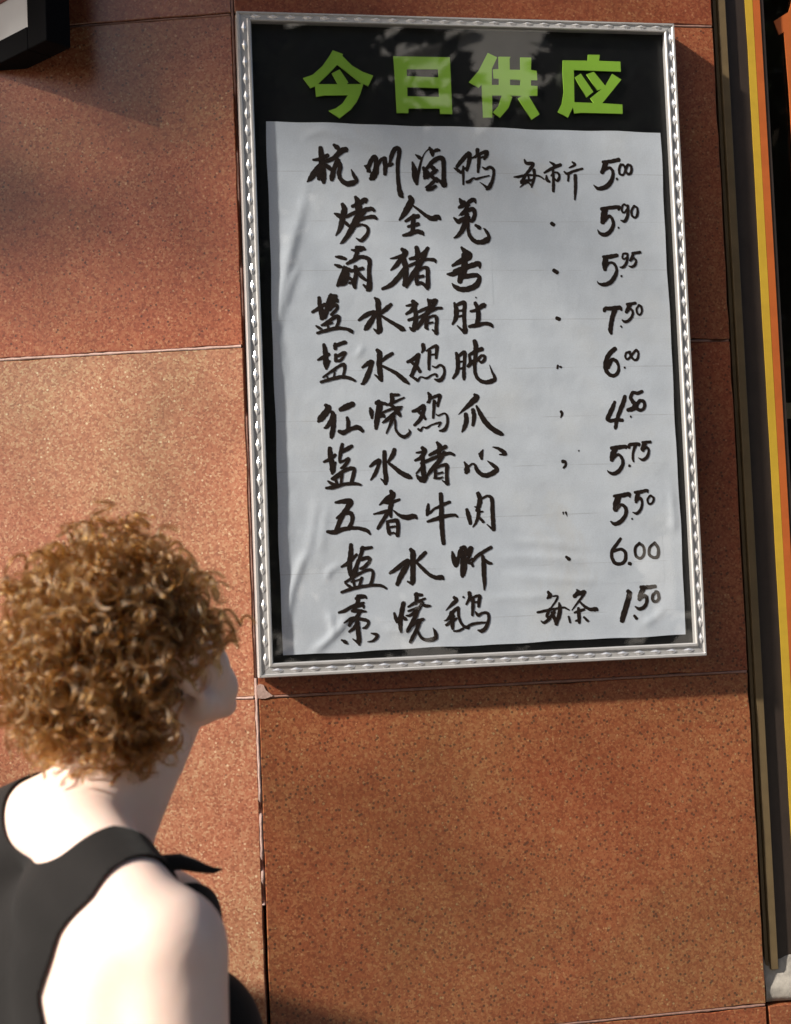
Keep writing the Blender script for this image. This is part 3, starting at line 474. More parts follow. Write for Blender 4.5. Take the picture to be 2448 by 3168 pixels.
(9,"c","2257,550,20 2269,521,36 2248,502,15;2292,516,11 2329,515,15 2317,480,16 2281,435,13 2257,407,12;2165,396,17 2240,408,21 2308,418,17 2375,425,16 2418,404,11;2264,417,22 2238,366,24 2271,358,17 2306,389,12;2340,462,13 2345,426,30 2336,368,32 2309,301,26;2189,329,8 2215,315,21 2264,352,24 2307,415,15;2279,390,21 2303,330,28 2312,297,21"),
(9,"c","2487,558,13 2496,538,33 2467,509,31;2488,518,19 2523,533,31 2550,539,24 2528,504,21 2485,453,16 2442,403,9;2500,472,12 2538,431,21 2584,403,25 2632,401,33 2645,394,19;2461,382,15 2502,394,23 2537,402,19;2493,414,21 2494,355,28 2495,303,21;2465,317,11 2492,322,25;2412,352,16 2421,309,16;2534,343,16 2563,313,19"),
(9,"p","2902,528,32 2911,508,40 2886,430,42 2855,346,42 2842,304,37;2943,336,20 2959,315,24;3010,557,28 3065,554,31 3124,559,28;3030,549,38 3000,498,38 2991,465,31;2998,471,26 3041,489,26 3051,449,26 3029,404,28 2987,388,26 2954,407,11;3132,517,22 3101,487,24 3102,449,24 3128,441,22 3149,465,24 3144,510,22 3125,519,19")
]
HEADER=[
["736,4787 815,4759 807,4747 882,4669 963,4622 1044,4594 1002,4510 959,4531 962,4520 941,4455 909,4387 861,4326 769,4253 688,4311 743,4331 796,4370 840,4435 657,4431 594,4419 588,4501 552,4485 499,4563 574,4591 651,4660 706,4737","767,4674 955,4525 832,4523 847,4538 784,4637 722,4605 765,4521 612,4518 701,4605"],
["1210,4751 1657,4754 1657,4576 1657,4302 1561,4302 1559,4344 1312,4340 1309,4303 1217,4303 1215,4552","1310,4653 1559,4657 1562,4591 1308,4596","1308,4508 1558,4507 1559,4436 1307,4436"],
["1963,4797 2037,4762 1990,4669 1984,4540 2043,4541 2045,4592 2001,4594 2000,4665 2047,4669 2049,4768 2146,4769 2137,4753 2135,4666 2222,4666 2225,4767 2314,4767 2307,4668 2353,4661 2355,4587 2303,4586 2301,4541 2354,4539 2350,4461 2279,4459 2360,4312 2293,4267 2191,4437 2225,4458 2124,4458 2146,4447 2111,4360 2039,4279 1985,4322 2031,4375 2061,4457 1983,4457 1977,4280 1903,4278 1902,4540 1877,4515 1803,4561 1883,4651","2133,4588 2218,4586 2216,4541 2131,4541"],
["2572,4751 2777,4753 2782,4802 2879,4803 2870,4754 3047,4752 3047,4670 2658,4675 2650,4414 2810,4411 2783,4449 2881,4526 2844,4514 2761,4642 2822,4665 2912,4552 2974,4651 3048,4605 2880,4410 3046,4403 3045,4328 2703,4330 2644,4323 2636,4373 2591,4288 2511,4335 2547,4400 2568,4497 2565,4650","2664,4616 2714,4647 2810,4502 2752,4454"]
]
RIDGES={"A":"205,1506 171,1385 137,1265 106,1136 90,1047 100,948 109,869",
"A2":"166,1245 139,1185 117,1106",
"B":"185,1616 205,1647 256,1666 326,1648 415,1614 465,1612",
"C":"82,99 92,186 112,263 138,334 170,387",
"D":"158,62 208,98 249,135 275,173",
"D2":"216,190 228,151 228,117",
"E1":"770,384 914,371 1069,346",
"E2":"745,282 909,261 1116,243",
"E3":"681,210 824,205 968,207",
"E4":"1193,99 1247,127 1281,156",
"E5":"748,337 891,326 1057,311",
"F":"211,278 226,312 266,330",
"F2":"329,960 348,980 353,999",
"G":"195,533 182,455 159,358",
"G2":"223,512 211,434 198,357",
"H":"153,1425 134,1305 120,1205",
"I":"377,135 426,118 486,140",
"J":"1317,541 1322,439 1320,388",
"K":"96,516 101,380 88,283"}
# green header characters, cut from sheet
for loops in HEADER:
    cu = bpy.data.curves.new('header_character','CURVE'); cu.dimensions='2D'; cu.fill_mode='BOTH'; cu.extrude=.0011
    for lp in loops:
        P=[tuple(float(c)/5000 for c in t.split(',')) for t in lp.split()]
        sp=cu.splines.new('POLY'); sp.points.add(len(P)-1); sp.use_cyclic_u=True
        for q,(x,z) in zip(sp.points,P): q.co=(x,z,0,1)
    tmp=bpy.data.objects.new('tmp',cu); COL.objects.link(tmp)
    dg=bpy.context.evaluated_depsgraph_get(); me=bpy.data.meshes.new_from_object(tmp.evaluated_get(dg))
    bpy.data.objects.remove(tmp); me.name='header_character'; me.materials.clear(); me.materials.append(M['green'])
    o=bpy.data.objects.new('header_character',me); o.rotation_euler=(math.pi/2,0,0); o.location=(0,-.0262,0); link(o,board)

# ------------------------------------------------------------------ handwritten sheet
RID=[]
for k,s in RIDGES.items():
    P=np.array([[float(c)/2000 for c in t.split(',')] for t in s.split()])
    amp,wd={'A':(.0021,.0075),'A2':(.0014,.005),'B':(.0009,.006),'C':(.0020,.0065),'D':(.0022,.0055),'D2':(.0016,.0045),'F':(.0013,.0045),'F2':(.0012,.0035),
            'G':(.0009,.007),'G2':(.0009,.007),'H':(.0012,.009),'I':(.0009,.0045),'J':(.0012,.005),'E4':(.0012,.006),'K':(.0010,.008)}.get(k,(.0008,.007))
    RID.append((P,amp,wd))
def paper_h(x,z):
    """outward bulge of the sheet at board coordinates (arrays)"""
    x=np.asarray(x,float); z=np.asarray(z,float); h=np.zeros_like(x)
    for P,amp,wd in RID:
        best=np.full(x.shape,9.); tt=np.zeros(x.shape); n=len(P)-1
        for i in range(n):
            a,b=P[i],P[i+1]; d=b-a; L2=(d*d).sum()
            t=np.clip(((x-a[0])*d[0]+(z-a[1])*d[1])/L2,0,1)
            ds=np.hypot(x-a[0]-t*d[0],z-a[1]-t*d[1]); m=ds<best
            best=np.where(m,ds,best); tt=np.where(m,(i+t)/n,tt)
        h+=amp*np.exp(-(best/wd)**2)*np.clip(np.sin(np.pi*np.clip(tt,0.04,.96))*1.4,0,1)
    h+=.00035*np.sin(x*31+2*np.sin(z*9))*np.sin(z*23+1.3)+.0002*np.sin(x*83+z*41)+.00012*np.sin(z*150+x*20)
    return np.clip(h+.0004,0,.0032)
PY=-.0236
sheet_root=empty('menu_sheet',(FX,0,FZ),(0,0.00139182,0))
tag(sheet_root,'crinkled pale grey menu sheet brushed with ten rows of black Chinese characters','menu sheet')
TL,TR,BR,BL=(.0409,.8452),(.6714,.8366),(.6718,.0345),(.0374,.0317)
nu,nv=150,190
U,V=np.meshgrid(np.linspace(0,1,nu+1),np.linspace(0,1,nv+1))
edge=lambda t,s:.0006*np.sin(t*17+s)+.0004*np.sin(t*43+s*2)
X=(1-V)*((1-U)*BL[0]+U*BR[0])+V*((1-U)*TL[0]+U*TR[0])+np.where(U<.5,1,-1)*edge(V,1.0)*(np.abs(U-.5)*2)**8
Zz=(1-U)*((1-V)*BL[1]+V*TL[1])+U*((1-V)*BR[1]+V*TR[1])+np.where(V<.5,1,-1)*edge(U,2.2)*(np.abs(V-.5)*2)**8
Hh=paper_h(X,Zz)
vs=np.stack([X,PY-Hh,Zz],-1).reshape(-1,3)
fs=[(j*(nu+1)+i,j*(nu+1)+i+1,(j+1)*(nu+1)+i+1,(j+1)*(nu+1)+i) for j in range(nv) for i in range(nu)]
sh=mesh('paper',vs,fs,M['paper'],sheet_root,True)
def patch(x0,x1,z0,z1):
    n=24; xs=np.linspace(x0,x1,n+1); zs=np.linspace(z0,z1,n+1); A,B=np.meshgrid(xs,zs)
    v=np.stack([A+B*0,PY-paper_h(A,B)-.00010,B],-1).reshape(-1,3)
    f=[(j*(n+1)+i,j*(n+1)+i+1,(j+1)*(n+1)+i+1,(j+1)*(n+1)+i) for j in range(n) for i in range(n)]
    return mesh('paper_patch',v,f,M['paper'],sheet_root,True)
patch(.537,.641,.119,.2005); patch(.300,.385,.560,.640)
def catmull(P,sub):
    P=np.array(P,float); n=len(P)
    Q=np.vstack([2*P[0]-P[1],P,2*P[-1]-P[-2]]); out=[]
    for i in range(n-1):
        p0,p1,p2,p3=Q[i:i+4]
        for k in range(sub):
            t=k/sub; out.append(.5*((2*p1)+(-p0+p2)*t+(2*p0-5*p1+4*p2-p3)*t*t+(-p0+3*p1-3*p2+p3)*t**3))
    out.append(P[-1]); return np.array(out)
def brush(spec, name, layer0=0):
    vs=[]; fs=[]; lay=layer0
    for st in spec.split(';'):
        P=[[float(c)/5000 for c in t.split(',')] for t in st.split()]
        Q=catmull(P,6); w=np.clip(Q[:,2],.0006,None)*.55
        d=np.gradient(Q[:,:2],axis=0); L=np.hypot(d[:,0],d[:,1])+1e-9; d/=L[:,None]; nrm=np.stack([-d[:,1],d[:,0]],1)
        # round caps
        def cap(c,dr,r,sgn):
            return [(c[0]+dr[0]*r*a, c[1]+dr[1]*r*a, r*math.sqrt(max(0,1-a*a))) for a in ((.92,.7,.38) if sgn>0 else (.38,.7,.92))]
        rows=[]
        for (x,z,r),n_,dd in zip(cap(Q[0,:2],-d[0],w[0],1),[nrm[0]]*3,[0]*3): rows.append((x,z,r,n_))
        for q,r,n_ in zip(Q,w,nrm): rows.append((q[0],q[1],r,n_))
        for (x,z,r),n_ in zip(cap(Q[-1,:2],d[-1],w[-1],-1),[nrm[-1]]*3): rows.append((x,z,r,n_))
        base=len(vs); off=.00032+.00003*lay; lay+=1
        ph=random.random()*9
        for k,(x,z,r,n_) in enumerate(rows):
            j1=1+.05*math.sin(k*1.3+ph)+random.uniform(-.05,.05); j2=1+.05*math.sin(k*1.7+ph*2)+random.uniform(-.05,.05)
            for s in (-j1,-.34,.34,j2): vs.append((x+n_[0]*r*s, off, z+n_[1]*r*s))
        for k in range(len(rows)-1):
            for s in range(3): fs.append((base+k*4+s,base+k*4+s+1,base+k*4+5+s,base+k*4+4+s))
    vs=np.array(vs); vs[:,1]=PY-paper_h(vs[:,0],vs[:,2])-vs[:,1]
    o=mesh(name,vs,fs,M['ink'],sheet_root)
    return o
for row,kind,s in INK:
    brush(s,{'c':'brush_character','p':'price_figure','d':'ditto_mark'}[kind])
brush('2555,1640,11 2558,1642,11','ink_spot')

# ------------------------------------------------------------------ person
BODY_AZ=math.radians(58); HEAD_AZ=math.radians(47); HEAD_UP=math.radians(24); HEAD_TILT=math.radians(0)
NECK=Vector((-0.214,-0.562,1.362)); SLOPE=.15
BODY_DZ=-.010; EAR=Vector((-.104,-.5673,1.512))
_b=bmesh.new(); bmesh.ops.create_icosphere(_b,subdivisions=3,radius=1); _b.verts.ensure_lookup_table()
ICO_V=np.array([v.co[:] for v in _b.verts]); ICO_F=np.array([[v.index for v in f.verts] for f in _b.faces]); _b.free()
def prim_obj(parts):
    V=[]; F=[]; n0=0
    def put(c,R3):
        nonlocal n0
        V.append(ICO_V@np.array(R3).T+np.array(c)); F.append(ICO_F+n0); n0+=len(ICO_V)
    for p in parts:
        if p[0]=='e':
            _,c,r,rot=p; put(c,np.array(rot)@np.diag(r))
        else:
            _,a,b_,ra,rb=p; a=np.array(a); b_=np.array(b_); n=max(3,int(np.linalg.norm(b_-a)/(min(ra,rb)*.35))+1)
            for i in range(n+1):
                t=i/n; put(a+(b_-a)*t,np.eye(3)*(ra+(rb-ra)*t))
    V=np.concatenate(V); F=np.concatenate(F)
    me=bpy.data.meshes.new('prim'); me.vertices.add(len(V)); me.vertices.foreach_set('co',V.ravel())
    me.loops.add(F.size); me.loops.foreach_set('vertex_index',F.ravel().astype(np.int32))
    me.polygons.add(len(F)); me.polygons.foreach_set('loop_start',np.arange(len(F),dtype=np.int32)*3)
    me.update(calc_edges=True); return me
I3=Matrix.Identity(3)
def E(c,r,rot=None): return ('e',Vector(c),r,rot if rot else I3)
def Cp(a,b,ra,rb): return ('c',a,b,ra,rb)
# body-local axes: x her right, y her front, z up; origin on the ground below the neck
HO=Matrix.Rotation(BODY_AZ,3,'Z')@(EAR-.077*Vector((math.cos(HEAD_AZ),-math.sin(HEAD_AZ),0))-Vector((NECK.x,NECK.y,BODY_DZ)))  # midpoint between the ears
hr=(Matrix.Rotation(HEAD_TILT,3,'Y')@Matrix.Rotation(BODY_AZ-HEAD_AZ,3,'Z')@Matrix.Rotation(HEAD_UP,3,'X'))
def hd(x,y,z): return HO+hr@Vector((x,y,z))
parts=[
 # skull, face
 E(hd(0,-.012,.038),(.075,.094,.092),hr), E(hd(0,.038,.045),(.064,.058,.070),hr), E(hd(0,.050,-.010),(.058,.046,.066),hr),
 E(hd(0,.058,-.058),(.042,.040,.040),hr), E(hd(0,.088,-.082),(.021,.018,.019),hr),
 E(hd(.044,.056,-.020),(.025,.027,.034),hr), E(hd(-.044,.056,-.020),(.025,.027,.034),hr), E(hd(.034,.066,-.050),(.027,.026,.032),hr), E(hd(-.034,.066,-.050),(.027,.026,.032),hr),
 Cp(hd(.056,.012,-.045),hd(.020,.080,-.084),.020,.016), Cp(hd(-.056,.012,-.045),hd(-.020,.080,-.084),.020,.016),
 Cp(hd(0,.094,.020),hd(0,.117,-.018),.009,.012), E(hd(.010,.106,-.022),(.009,.010,.008),hr), E(hd(-.010,.106,-.022),(.009,.010,.008),hr),
 Cp(hd(-.030,.090,.030),hd(.030,.090,.030),.010,.010),
 E(hd(0,.098,-.046),(.023,.010,.0065),hr), E(hd(0,.097,-.057),(.019,.010,.007),hr),
 # ears
 E(hd(.077,-.004,.004),(.007,.017,.030),hr), E(hd(-.077,-.004,.004),(.007,.017,.030),hr),
 E(hd(.076,.004,-.026),(.006,.009,.010),hr), E(hd(-.076,.004,-.026),(.006,.009,.010),hr),
 ]
NHEAD=len(parts)+2
parts+=[
 # neck
 Cp((0,-.012,1.345),hd(0,-.030,-.030),.062,.054), Cp((0,.014,1.345),hd(0,.010,-.050),.052,.048), E((0,-.03,1.365),(.075,.055,.045)),
 # trapezius and shoulders
 Cp((.02,-.03,1.375),(.150,-.030,1.322),.050,.048), Cp((-.02,-.03,1.375),(-.150,-.030,1.322),.050,.048),
 Cp((.06,-.05,1.31),(.150,-.045,1.285),.060,.058), Cp((-.06,-.05,1.31),(-.150,-.045,1.285),.060,.058),
 E((.170,-.018,1.292),(.064,.066,.066)), E((-.172,-.022,1.292),(.062,.062,.066)),
 # rib cage, back, chest
 E((0,-.018,1.20),(.150,.102,.150)), E((0,-.010,1.08),(.142,.100,.150)), E((.078,-.075,1.23),(.075,.045,.10)), E((-.078,-.075,1.23),(.075,.045,.10)),
 E((.074,.078,1.135),(.070,.070,.090)), E((-.074,.078,1.135),(.070,.070,.090)), Cp((-.07,.050,1.275),(.07,.050,1.275),.055,.055),
 # armpit folds
 Cp((.150,-.055,1.27),(.125,-.062,1.13),.050,.046), Cp((-.150,-.055,1.27),(-.125,-.062,1.13),.050,.046),
 E((.150,-.050,1.21),(.055,.055,.10)), E((-.150,-.050,1.21),(.055,.055,.10)),
 # waist, hips
 E((0,0,.98),(.125,.092,.12)), E((.02,.055,1.03),(.12,.095,.13)), E((0,-.012,.88),(.165,.115,.12)), E((.07,-.06,.84),(.08,.075,.09)), E((-.07,-.06,.84),(.08,.075,.09)),
]
for s in (1,-1):
    sh,el,wr=(s*.170,-.018,1.285),(s*.228,-.040,1.015),(s*.220,.075,.800)
    parts+= [Cp(sh,(s*.197,-.030,1.15),.064,.056),Cp((s*.197,-.030,1.15),el,.056,.042),Cp(el,wr,.041,.027)]
    # legs
    parts+= [Cp((s*.085,-.01,.84),(s*.092,.01,.48),.088,.056),Cp((s*.092,.01,.48),(s*.095,-.02,.10),.054,.036),E((s*.094,-.035,.33),(.046,.05,.09)),
             Cp((s*.095,-.035,.048),(s*.100,.13,.040),.036,.028),Cp((s*.095,-.02,.10),(s*.095,-.03,.055),.036,.036)]
    # hand: palm and five fingers
    W_=Vector(wr); dirn=Vector((0,.28,-.96)).normalized(); side=Vector((0,.96,.28)).normalized(); inn=Vector((-s,0,0))
    parts.append(E(W_+dirn*.050,(.015,.040,.048),Matrix.Rotation(math.radians(16),3,'X')))
    for k,(off,ln) in enumerate(((-.030,.060),(-.010,.072),(.010,.078),(.030,.070))):
        a=W_+dirn*.088+side*off; m1=a+dirn*ln*.5+inn*.006; e1=m1+dirn*ln*.42+inn*.022
        parts+= [Cp(a,m1,.0088,.0082),Cp(m1,e1,.0082,.0068)]
    t0=W_+dirn*.030+side*.030; t1=t0+dirn*.030+side*.022+inn*.008; t2=t1+dirn*.034+side*.006+inn*.010
    parts+= [Cp(t0,t1,.012,.0105),Cp(t1,t2,.0105,.008)]
def drop(v):      # her right shoulder hangs lower than the left
    v=Vector(v); k=min(1,max(0,(v.z-.95)/.2)); v.z-=SLOPE*v.x*k; return v
parts=[(q[0],drop(q[1]),*q[2:]) if q[0]=='e' else (q[0],drop(q[1]),drop(q[2]),*q[3:]) for q in parts[NHEAD:]]+parts[:NHEAD]
pm=prim_obj(parts)
tmp=bpy.data.objects.new('tmp',pm); COL.objects.link(tmp)
md=tmp.modifiers.new('r','REMESH'); md.mode='VOXEL'; md.voxel_size=.0048; md.use_smooth_shade=True
sm=tmp.modifiers.new('s','SMOOTH'); sm.factor=.5; sm.iterations=9
dg=bpy.context.evaluated_depsgraph_get(); bme=bpy.data.meshes.new_from_object(tmp.evaluated_get(dg))
bpy.data.objects.remove(tmp)
def skin():
    a=N('skin'); tc=a.n('ShaderNodeTexCoord')
    n=a.n('ShaderNodeTexNoise',i_Scale=22.0,i_Detail=4.0); a.l(tc.outputs['Object'],n.inputs['Vector'])
    r=a.ramp(n.outputs[0],[(.3,(.79,.58,.50)),(.7,(.84,.65,.57))])
    f=a.n('ShaderNodeTexNoise',i_Scale=900.0,i_Detail=2.0); a.l(tc.outputs['Object'],f.inputs['Vector'])
    return a.set(Base_Color=r.outputs[0],Roughness=.48,Subsurface_Weight=.25,Subsurface_Radius=(.012,.004,.002),Subsurface_Scale=.6,Normal=a.bump(f.outputs[0],.08,.0006),Specular_IOR_Level=.4)
M['skin']=skin()
def cloth(name,col):
    a=N(name); tc=a.n('ShaderNodeTexCoord')
    n=a.n('ShaderNodeTexNoise',i_Scale=14.0,i_Detail=5.0); a.l(tc.outputs['Object'],n.inputs['Vector'])
    wv=a.n('ShaderNodeTexNoise',i_Scale=1100.0); a.l(tc.outputs['Object'],wv.inputs['Vector'])
    r=a.ramp(n.outputs[0],[(.3,tuple(c*.75 for c in col)),(.7,tuple(c*1.3 for c in col))])
    nb=a.bump(wv.outputs[0],.3,.0006); nb=a.bump(n.outputs[0],.25,.01,nb)
    return a.set(Base_Color=r.outputs[0],Roughness=.85,Sheen_Weight=.08,Sheen_Roughness=.5,Normal=nb,Specular_IOR_Level=.2)
M['black_knit']=cloth('black_knit',(.008,.0068,.0068)); M['denim']=cloth('dark_denim',(.03,.035,.05)); M['shoe']=cloth('shoe',(.02,.018,.017))
def relax(me,it=26):
    n=len(me.vertices); c=np.empty(n*3); me.vertices.foreach_get('co',c); c=c.reshape(-1,3)
    e=np.empty(len(me.edges)*2,dtype=np.int32); me.edges.foreach_get('vertices',e); e=e.reshape(-1,2)
    deg=np.bincount(e.ravel(),minlength=n).astype(float)
    hz=(c-np.array(HO))@np.array(hr); wgt=np.where((np.linalg.norm(hz-np.array([0,.02,.0]),axis=1)<.125)|((c[:,2]<.79)&(np.abs(c[:,0])>.17)),0.0,.6)[:,None]
    for _ in range(it):
        s_=np.stack([np.bincount(e[:,0],c[e[:,1],k],n)+np.bincount(e[:,1],c[e[:,0],k],n) for k in range(3)],1)/deg[:,None]
        c=c+(s_-c)*wgt
    me.vertices.foreach_set('co',c.ravel()); me.update()
relax(bme)
bme.name='person'; bme.materials.clear(); bme.materials.append(M['skin'])
person=bpy.data.objects.new('person',bme); link(person)
bme.polygons.foreach_set('use_smooth',[True]*len(bme.polygons))
person.rotation_euler=(0,0,-BODY_AZ); person.location=(NECK.x,NECK.y,BODY_DZ)
tag(person,'person with curly light brown hair in a black sleeveless top looking up at the menu','person')
nv_=len(bme.vertices); co=np.empty(nv_*3); bme.vertices.foreach_get('co',co); co=co.reshape(-1,3)
no=np.empty(nv_*3); bme.vertices.foreach_get('normal',no); no=no.reshape(-1,3)
bme.calc_loop_triangles(); nt_=len(bme.loop_triangles); tri=np.empty(nt_*3,dtype=np.int32); bme.loop_triangles.foreach_get('vertices',tri); tri=tri.reshape(-1,3)
def garment(name,f,offset,mat,thick=.0022,puff=None):
    P=co+no*(offset if puff is None else (offset+puff)[:,None])
    keep=(f[tri]>0); k=keep.sum(1); sel=tri[k>0]
    vs=[]; idx={}; fs=[]
    def V(i):
        key=int(i)
        if key not in idx: idx[key]=len(vs); vs.append(P[i])
        return idx[key]
    def C(i,j):
        key=(int(min(i,j)),int(max(i,j)))
        if key not in idx:
            t=f[key[0]]/(f[key[0]]-f[key[1]]); idx[key]=len(vs); vs.append(P[key[0]]*(1-t)+P[key[1]]*t)
        return idx[key]
    for T in sel:
        poly=[]
        for a in range(3):
            i,j=T[a],T[(a+1)%3]
            if f[i]>0: poly.append(V(i))
            if (f[i]>0)!=(f[j]>0): poly.append(C(i,j))
        if len(poly)>=3: fs.append(tuple(poly))
    o=mesh(name,vs,fs,mat,person,True)
    s=o.modifiers.new('t','SOLIDIFY'); s.thickness=thick; s.offset=1.0
    return o
x,y,z=co[:,0].copy(),co[:,1],co[:,2].copy(); z=z+SLOPE*x*np.clip((z-.95)/.2,0,1); ax=np.abs(x)
xa=np.interp(z,[1.00,1.13,1.165,1.20,1.25,1.31,1.345,1.40],[.19,.182,.150,.118,.106,.124,.142,.150])
xf=np.interp(z,[1.00,1.13,1.20,1.25,1.31,1.345,1.40],[.19,.186,.178,.160,.142,.138,.142])
xa=xa+(np.maximum(xf,xa)-xa)*np.clip((y-.0)/.05,0,1)
back=np.clip((.01-y)/.04,0,1)
an=np.abs(x-.026); zn_b=1.352+.060*np.clip(an/.088,0,1.4)**3.2; zn_f=1.235+.16*np.clip(an/.088,0,1.4)**3.5
zn=zn_b*back+zn_f*(1-back)
ftop=np.minimum(np.minimum(xa-ax,(zn-z)*.8),z-.86)
top=garment('tank_top',ftop,.0025,M['black_knit'])
puff=np.where(z<.9,.006,0.0)+.004*np.sin(z*60)*np.clip((.7-z)*3,0,1)
handfree=np.where((ax>.19)&(z>.6),-1.0,1.0)
garment('trousers',np.minimum(np.minimum(.93-z,z-.09),handfree),.006,M['denim'],puff=puff)
garment('shoe',np.minimum(.105-z,x),.004,M['shoe']); garment('shoe',np.minimum(.105-z,-x),.004,M['shoe'])
# little tie of the front strap, sticking out
def ribbon(name,P,wds,th,mat,parent,updir):
    P=[Vector(p) for p in P]; bm=bmesh.new(); prev=None
    for i,p in enumerate(P):
        d=(P[min(i+1,len(P)-1)]-P[max(i-1,0)]).normalized(); s=d.cross(Vector(updir)).normalized(); n=s.cross(d)
        row=[bm.verts.new(p+s*wds[i]*a+n*th*b_) for a,b_ in ((-1,0),(-.5,1),(.5,1),(1,0),(.5,-1),(-.5,-1))]
        if prev:
            for k in range(6): bm.faces.new((prev[k],prev[(k+1)%6],row[(k+1)%6],row[k]))
        else: bm.faces.new(row)
        prev=row
    bm.faces.new(prev); bmesh.ops.recalc_face_normals(bm,faces=bm.faces)
    return bm_obj(name,bm,mat,parent,True)
TIE=[(.108,.000,1.330),(.108,.022,1.336),(.107,.044,1.334),(.105,.062,1.327),(.103,.076,1.321),(.101,.088,1.317),(.099,.097,1.316)]
ribbon('strap_tie',TIE,[.007,.009,.0085,.007,.005,.0035,.0015],.004,M['black_knit'],top,(1,0,.25))
# eyes
for s in (1,-1):
    bm=bmesh.new(); bmesh.ops.create_uvsphere(bm,u_segments=16,v_segments=10,radius=.0125)
    o=bm_obj('eye',bm,simple('eye_white',(.75,.73,.70),.2),person,True); o.location=hd(s*.031,.083,.010)
# brows and lips left to the skin surface; hair: springy ringlets
def hair():
    a=N('hair'); a.t.nodes.remove(a.b)
    h=a.n('ShaderNodeBsdfHairPrincipled'); h.parametrization='MELANIN'
    h.inputs['Melanin'].default_value=.39; h.inputs['Melanin Redness'].default_value=.48
    h.inputs['Roughness'].default_value=.20; h.inputs['Radial Roughness'].default_value=.45; h.inputs['Random Color'].default_value=.45
    h.inputs['Random Roughness'].default_value=.3
    a.l(h.outputs[0],a.out.inputs[0]); return a.m
M['hair']=hair()
NL,KS,NP=960,27,36
pts=[]; rad=[]
HC=Vector((0,-.012,.040))
cnt=0; tries=0
gdown=np.array(hr.transposed()@Vector((0,0,-1)))   # gravity in head axes
while cnt<NL and tries<20000:
    tries+=1
    d=rng.normal(size=3); d/=np.linalg.norm(d)
    r0=np.array([HC.x+d[0]*.074,HC.y+d[1]*.093,HC.z+d[2]*.091])
    nape=False
    if rng.random()<.16:   # nape of the neck
        r0=np.array([rng.uniform(-.055,.055),-.062+rng.normal()*.008,rng.uniform(-.052,-.015)]); d=np.array([r0[0]*6,-1,.1]); d/=np.linalg.norm(d); nape=True
    else:
        if r0[1]>.045 and r0[2]<.075: continue      # face
        if r0[1]>.000 and r0[2]<.030: continue      # cheek in front of the ear
        if r0[2]<-.005 and r0[1]>-.035: continue    # below the ear
    k=1.0 if nape else rng.uniform(1.0,1.36)
    if not nape:
        up=max(0,d[2])
        if d[1]>.55: k=1+(k-1)*.45
        r0=np.array([HC.x+d[0]*.076*k,HC.y+d[1]*.092*(k if d[1]>0 else 1+(k-1)*.85),HC.z+d[2]*.090*(1+(k-1)*(1+.8*up))])
    L=rng.uniform(.032,.056)*(.7 if nape else 1.0)
    grow=d*rng.uniform(.2,.9)+gdown*rng.uniform(.0,.6)+rng.normal(size=3)*.45
    grow/=np.linalg.norm(grow)
    t1=np.cross(grow,rng.normal(size=3)); t1/=np.linalg.norm(t1); t2=np.cross(grow,t1)
    R=rng.uniform(.0085,.0165); turns=rng.uniform(1.5,2.7)*(.010/R)**.5; ph=rng.uniform(0,6.28); sgn=rng.choice([-1,1])
    s=np.linspace(0,1,NP)
    axis=r0+np.outer(s*L,grow)+np.outer(s**2*L*.35,gdown)
    Rr=R*np.clip(.3+s*2.5,0.1,1)*(1-.25*s)
    sq=rng.uniform(.75,1.25)
    core=axis+ (Rr*np.cos(ph+sgn*turns*6.283*s))[:,None]*t1*sq+(Rr*np.sin(ph+sgn*turns*6.283*s))[:,None]*t2
    if ((core[:,1]>.012)&(core[:,2]<.012)&(core[:,0]>.02)).any(): continue
    if (core[:,2]<-.078).any(): continue
    if (core[:,1]>.105).any() and core[:,2].min()<.05: continue
    if r0[1]>.0 and (core[:,1]>.122).any(): continue
    if (core[:,2]>.180).any() and rng.random()<.75: continue
    ea,eb=np.array([.078,.002,-.020]),np.array([.120,-.044,-.022]); tt_=np.clip((core-ea)@(eb-ea)/((eb-ea)@(eb-ea)),0,1)
    if (np.linalg.norm(core-ea-np.outer(tt_,eb-ea),axis=1)<.017).any(): continue
    if (np.linalg.norm(core-np.array([.080,.004,-.016]),axis=1)<.021).any(): continue
    cnt+=1
    lw=rng.uniform(.0008,.0023)
    for k in range(KS):
        o1,o2=rng.normal(size=2)*lw; dphi=rng.normal()*.05; fz=.0 if k>2 else .0014
        a_=ph+dphi+sgn*turns*6.283*s
        cr=axis+(Rr*np.cos(a_))[:,None]*t1*sq+(Rr*np.sin(a_))[:,None]*t2+np.outer(np.clip(s*2,0.2,1),t1*o1+grow*o2)
        if fz: cr=cr+np.cumsum(rng.normal(size=(NP,3))*fz*.5,axis=0)
        pts.append(cr); rad.append(np.full(NP,rng.uniform(.00014,.00029))*(1-.55*s))
pts=np.array(pts); rad=np.array(rad)
H3=np.array(hr); P=pts.reshape(-1,3)@H3.T+np.array(HO)
hc=bpy.data.hair_curves.new('hair'); hc.add_curves([NP]*len(pts))
hc.attributes['position'].data.foreach_set('vector',P.astype(np.float32).ravel())
if 'radius' not in hc.attributes: hc.attributes.new('radius','FLOAT','POINT')
hc.attributes['radius'].data.foreach_set('value',rad.astype(np.float32).ravel())
hc.materials.append(M['hair'])
ho=bpy.data.objects.new('hair',hc); link(ho,person)
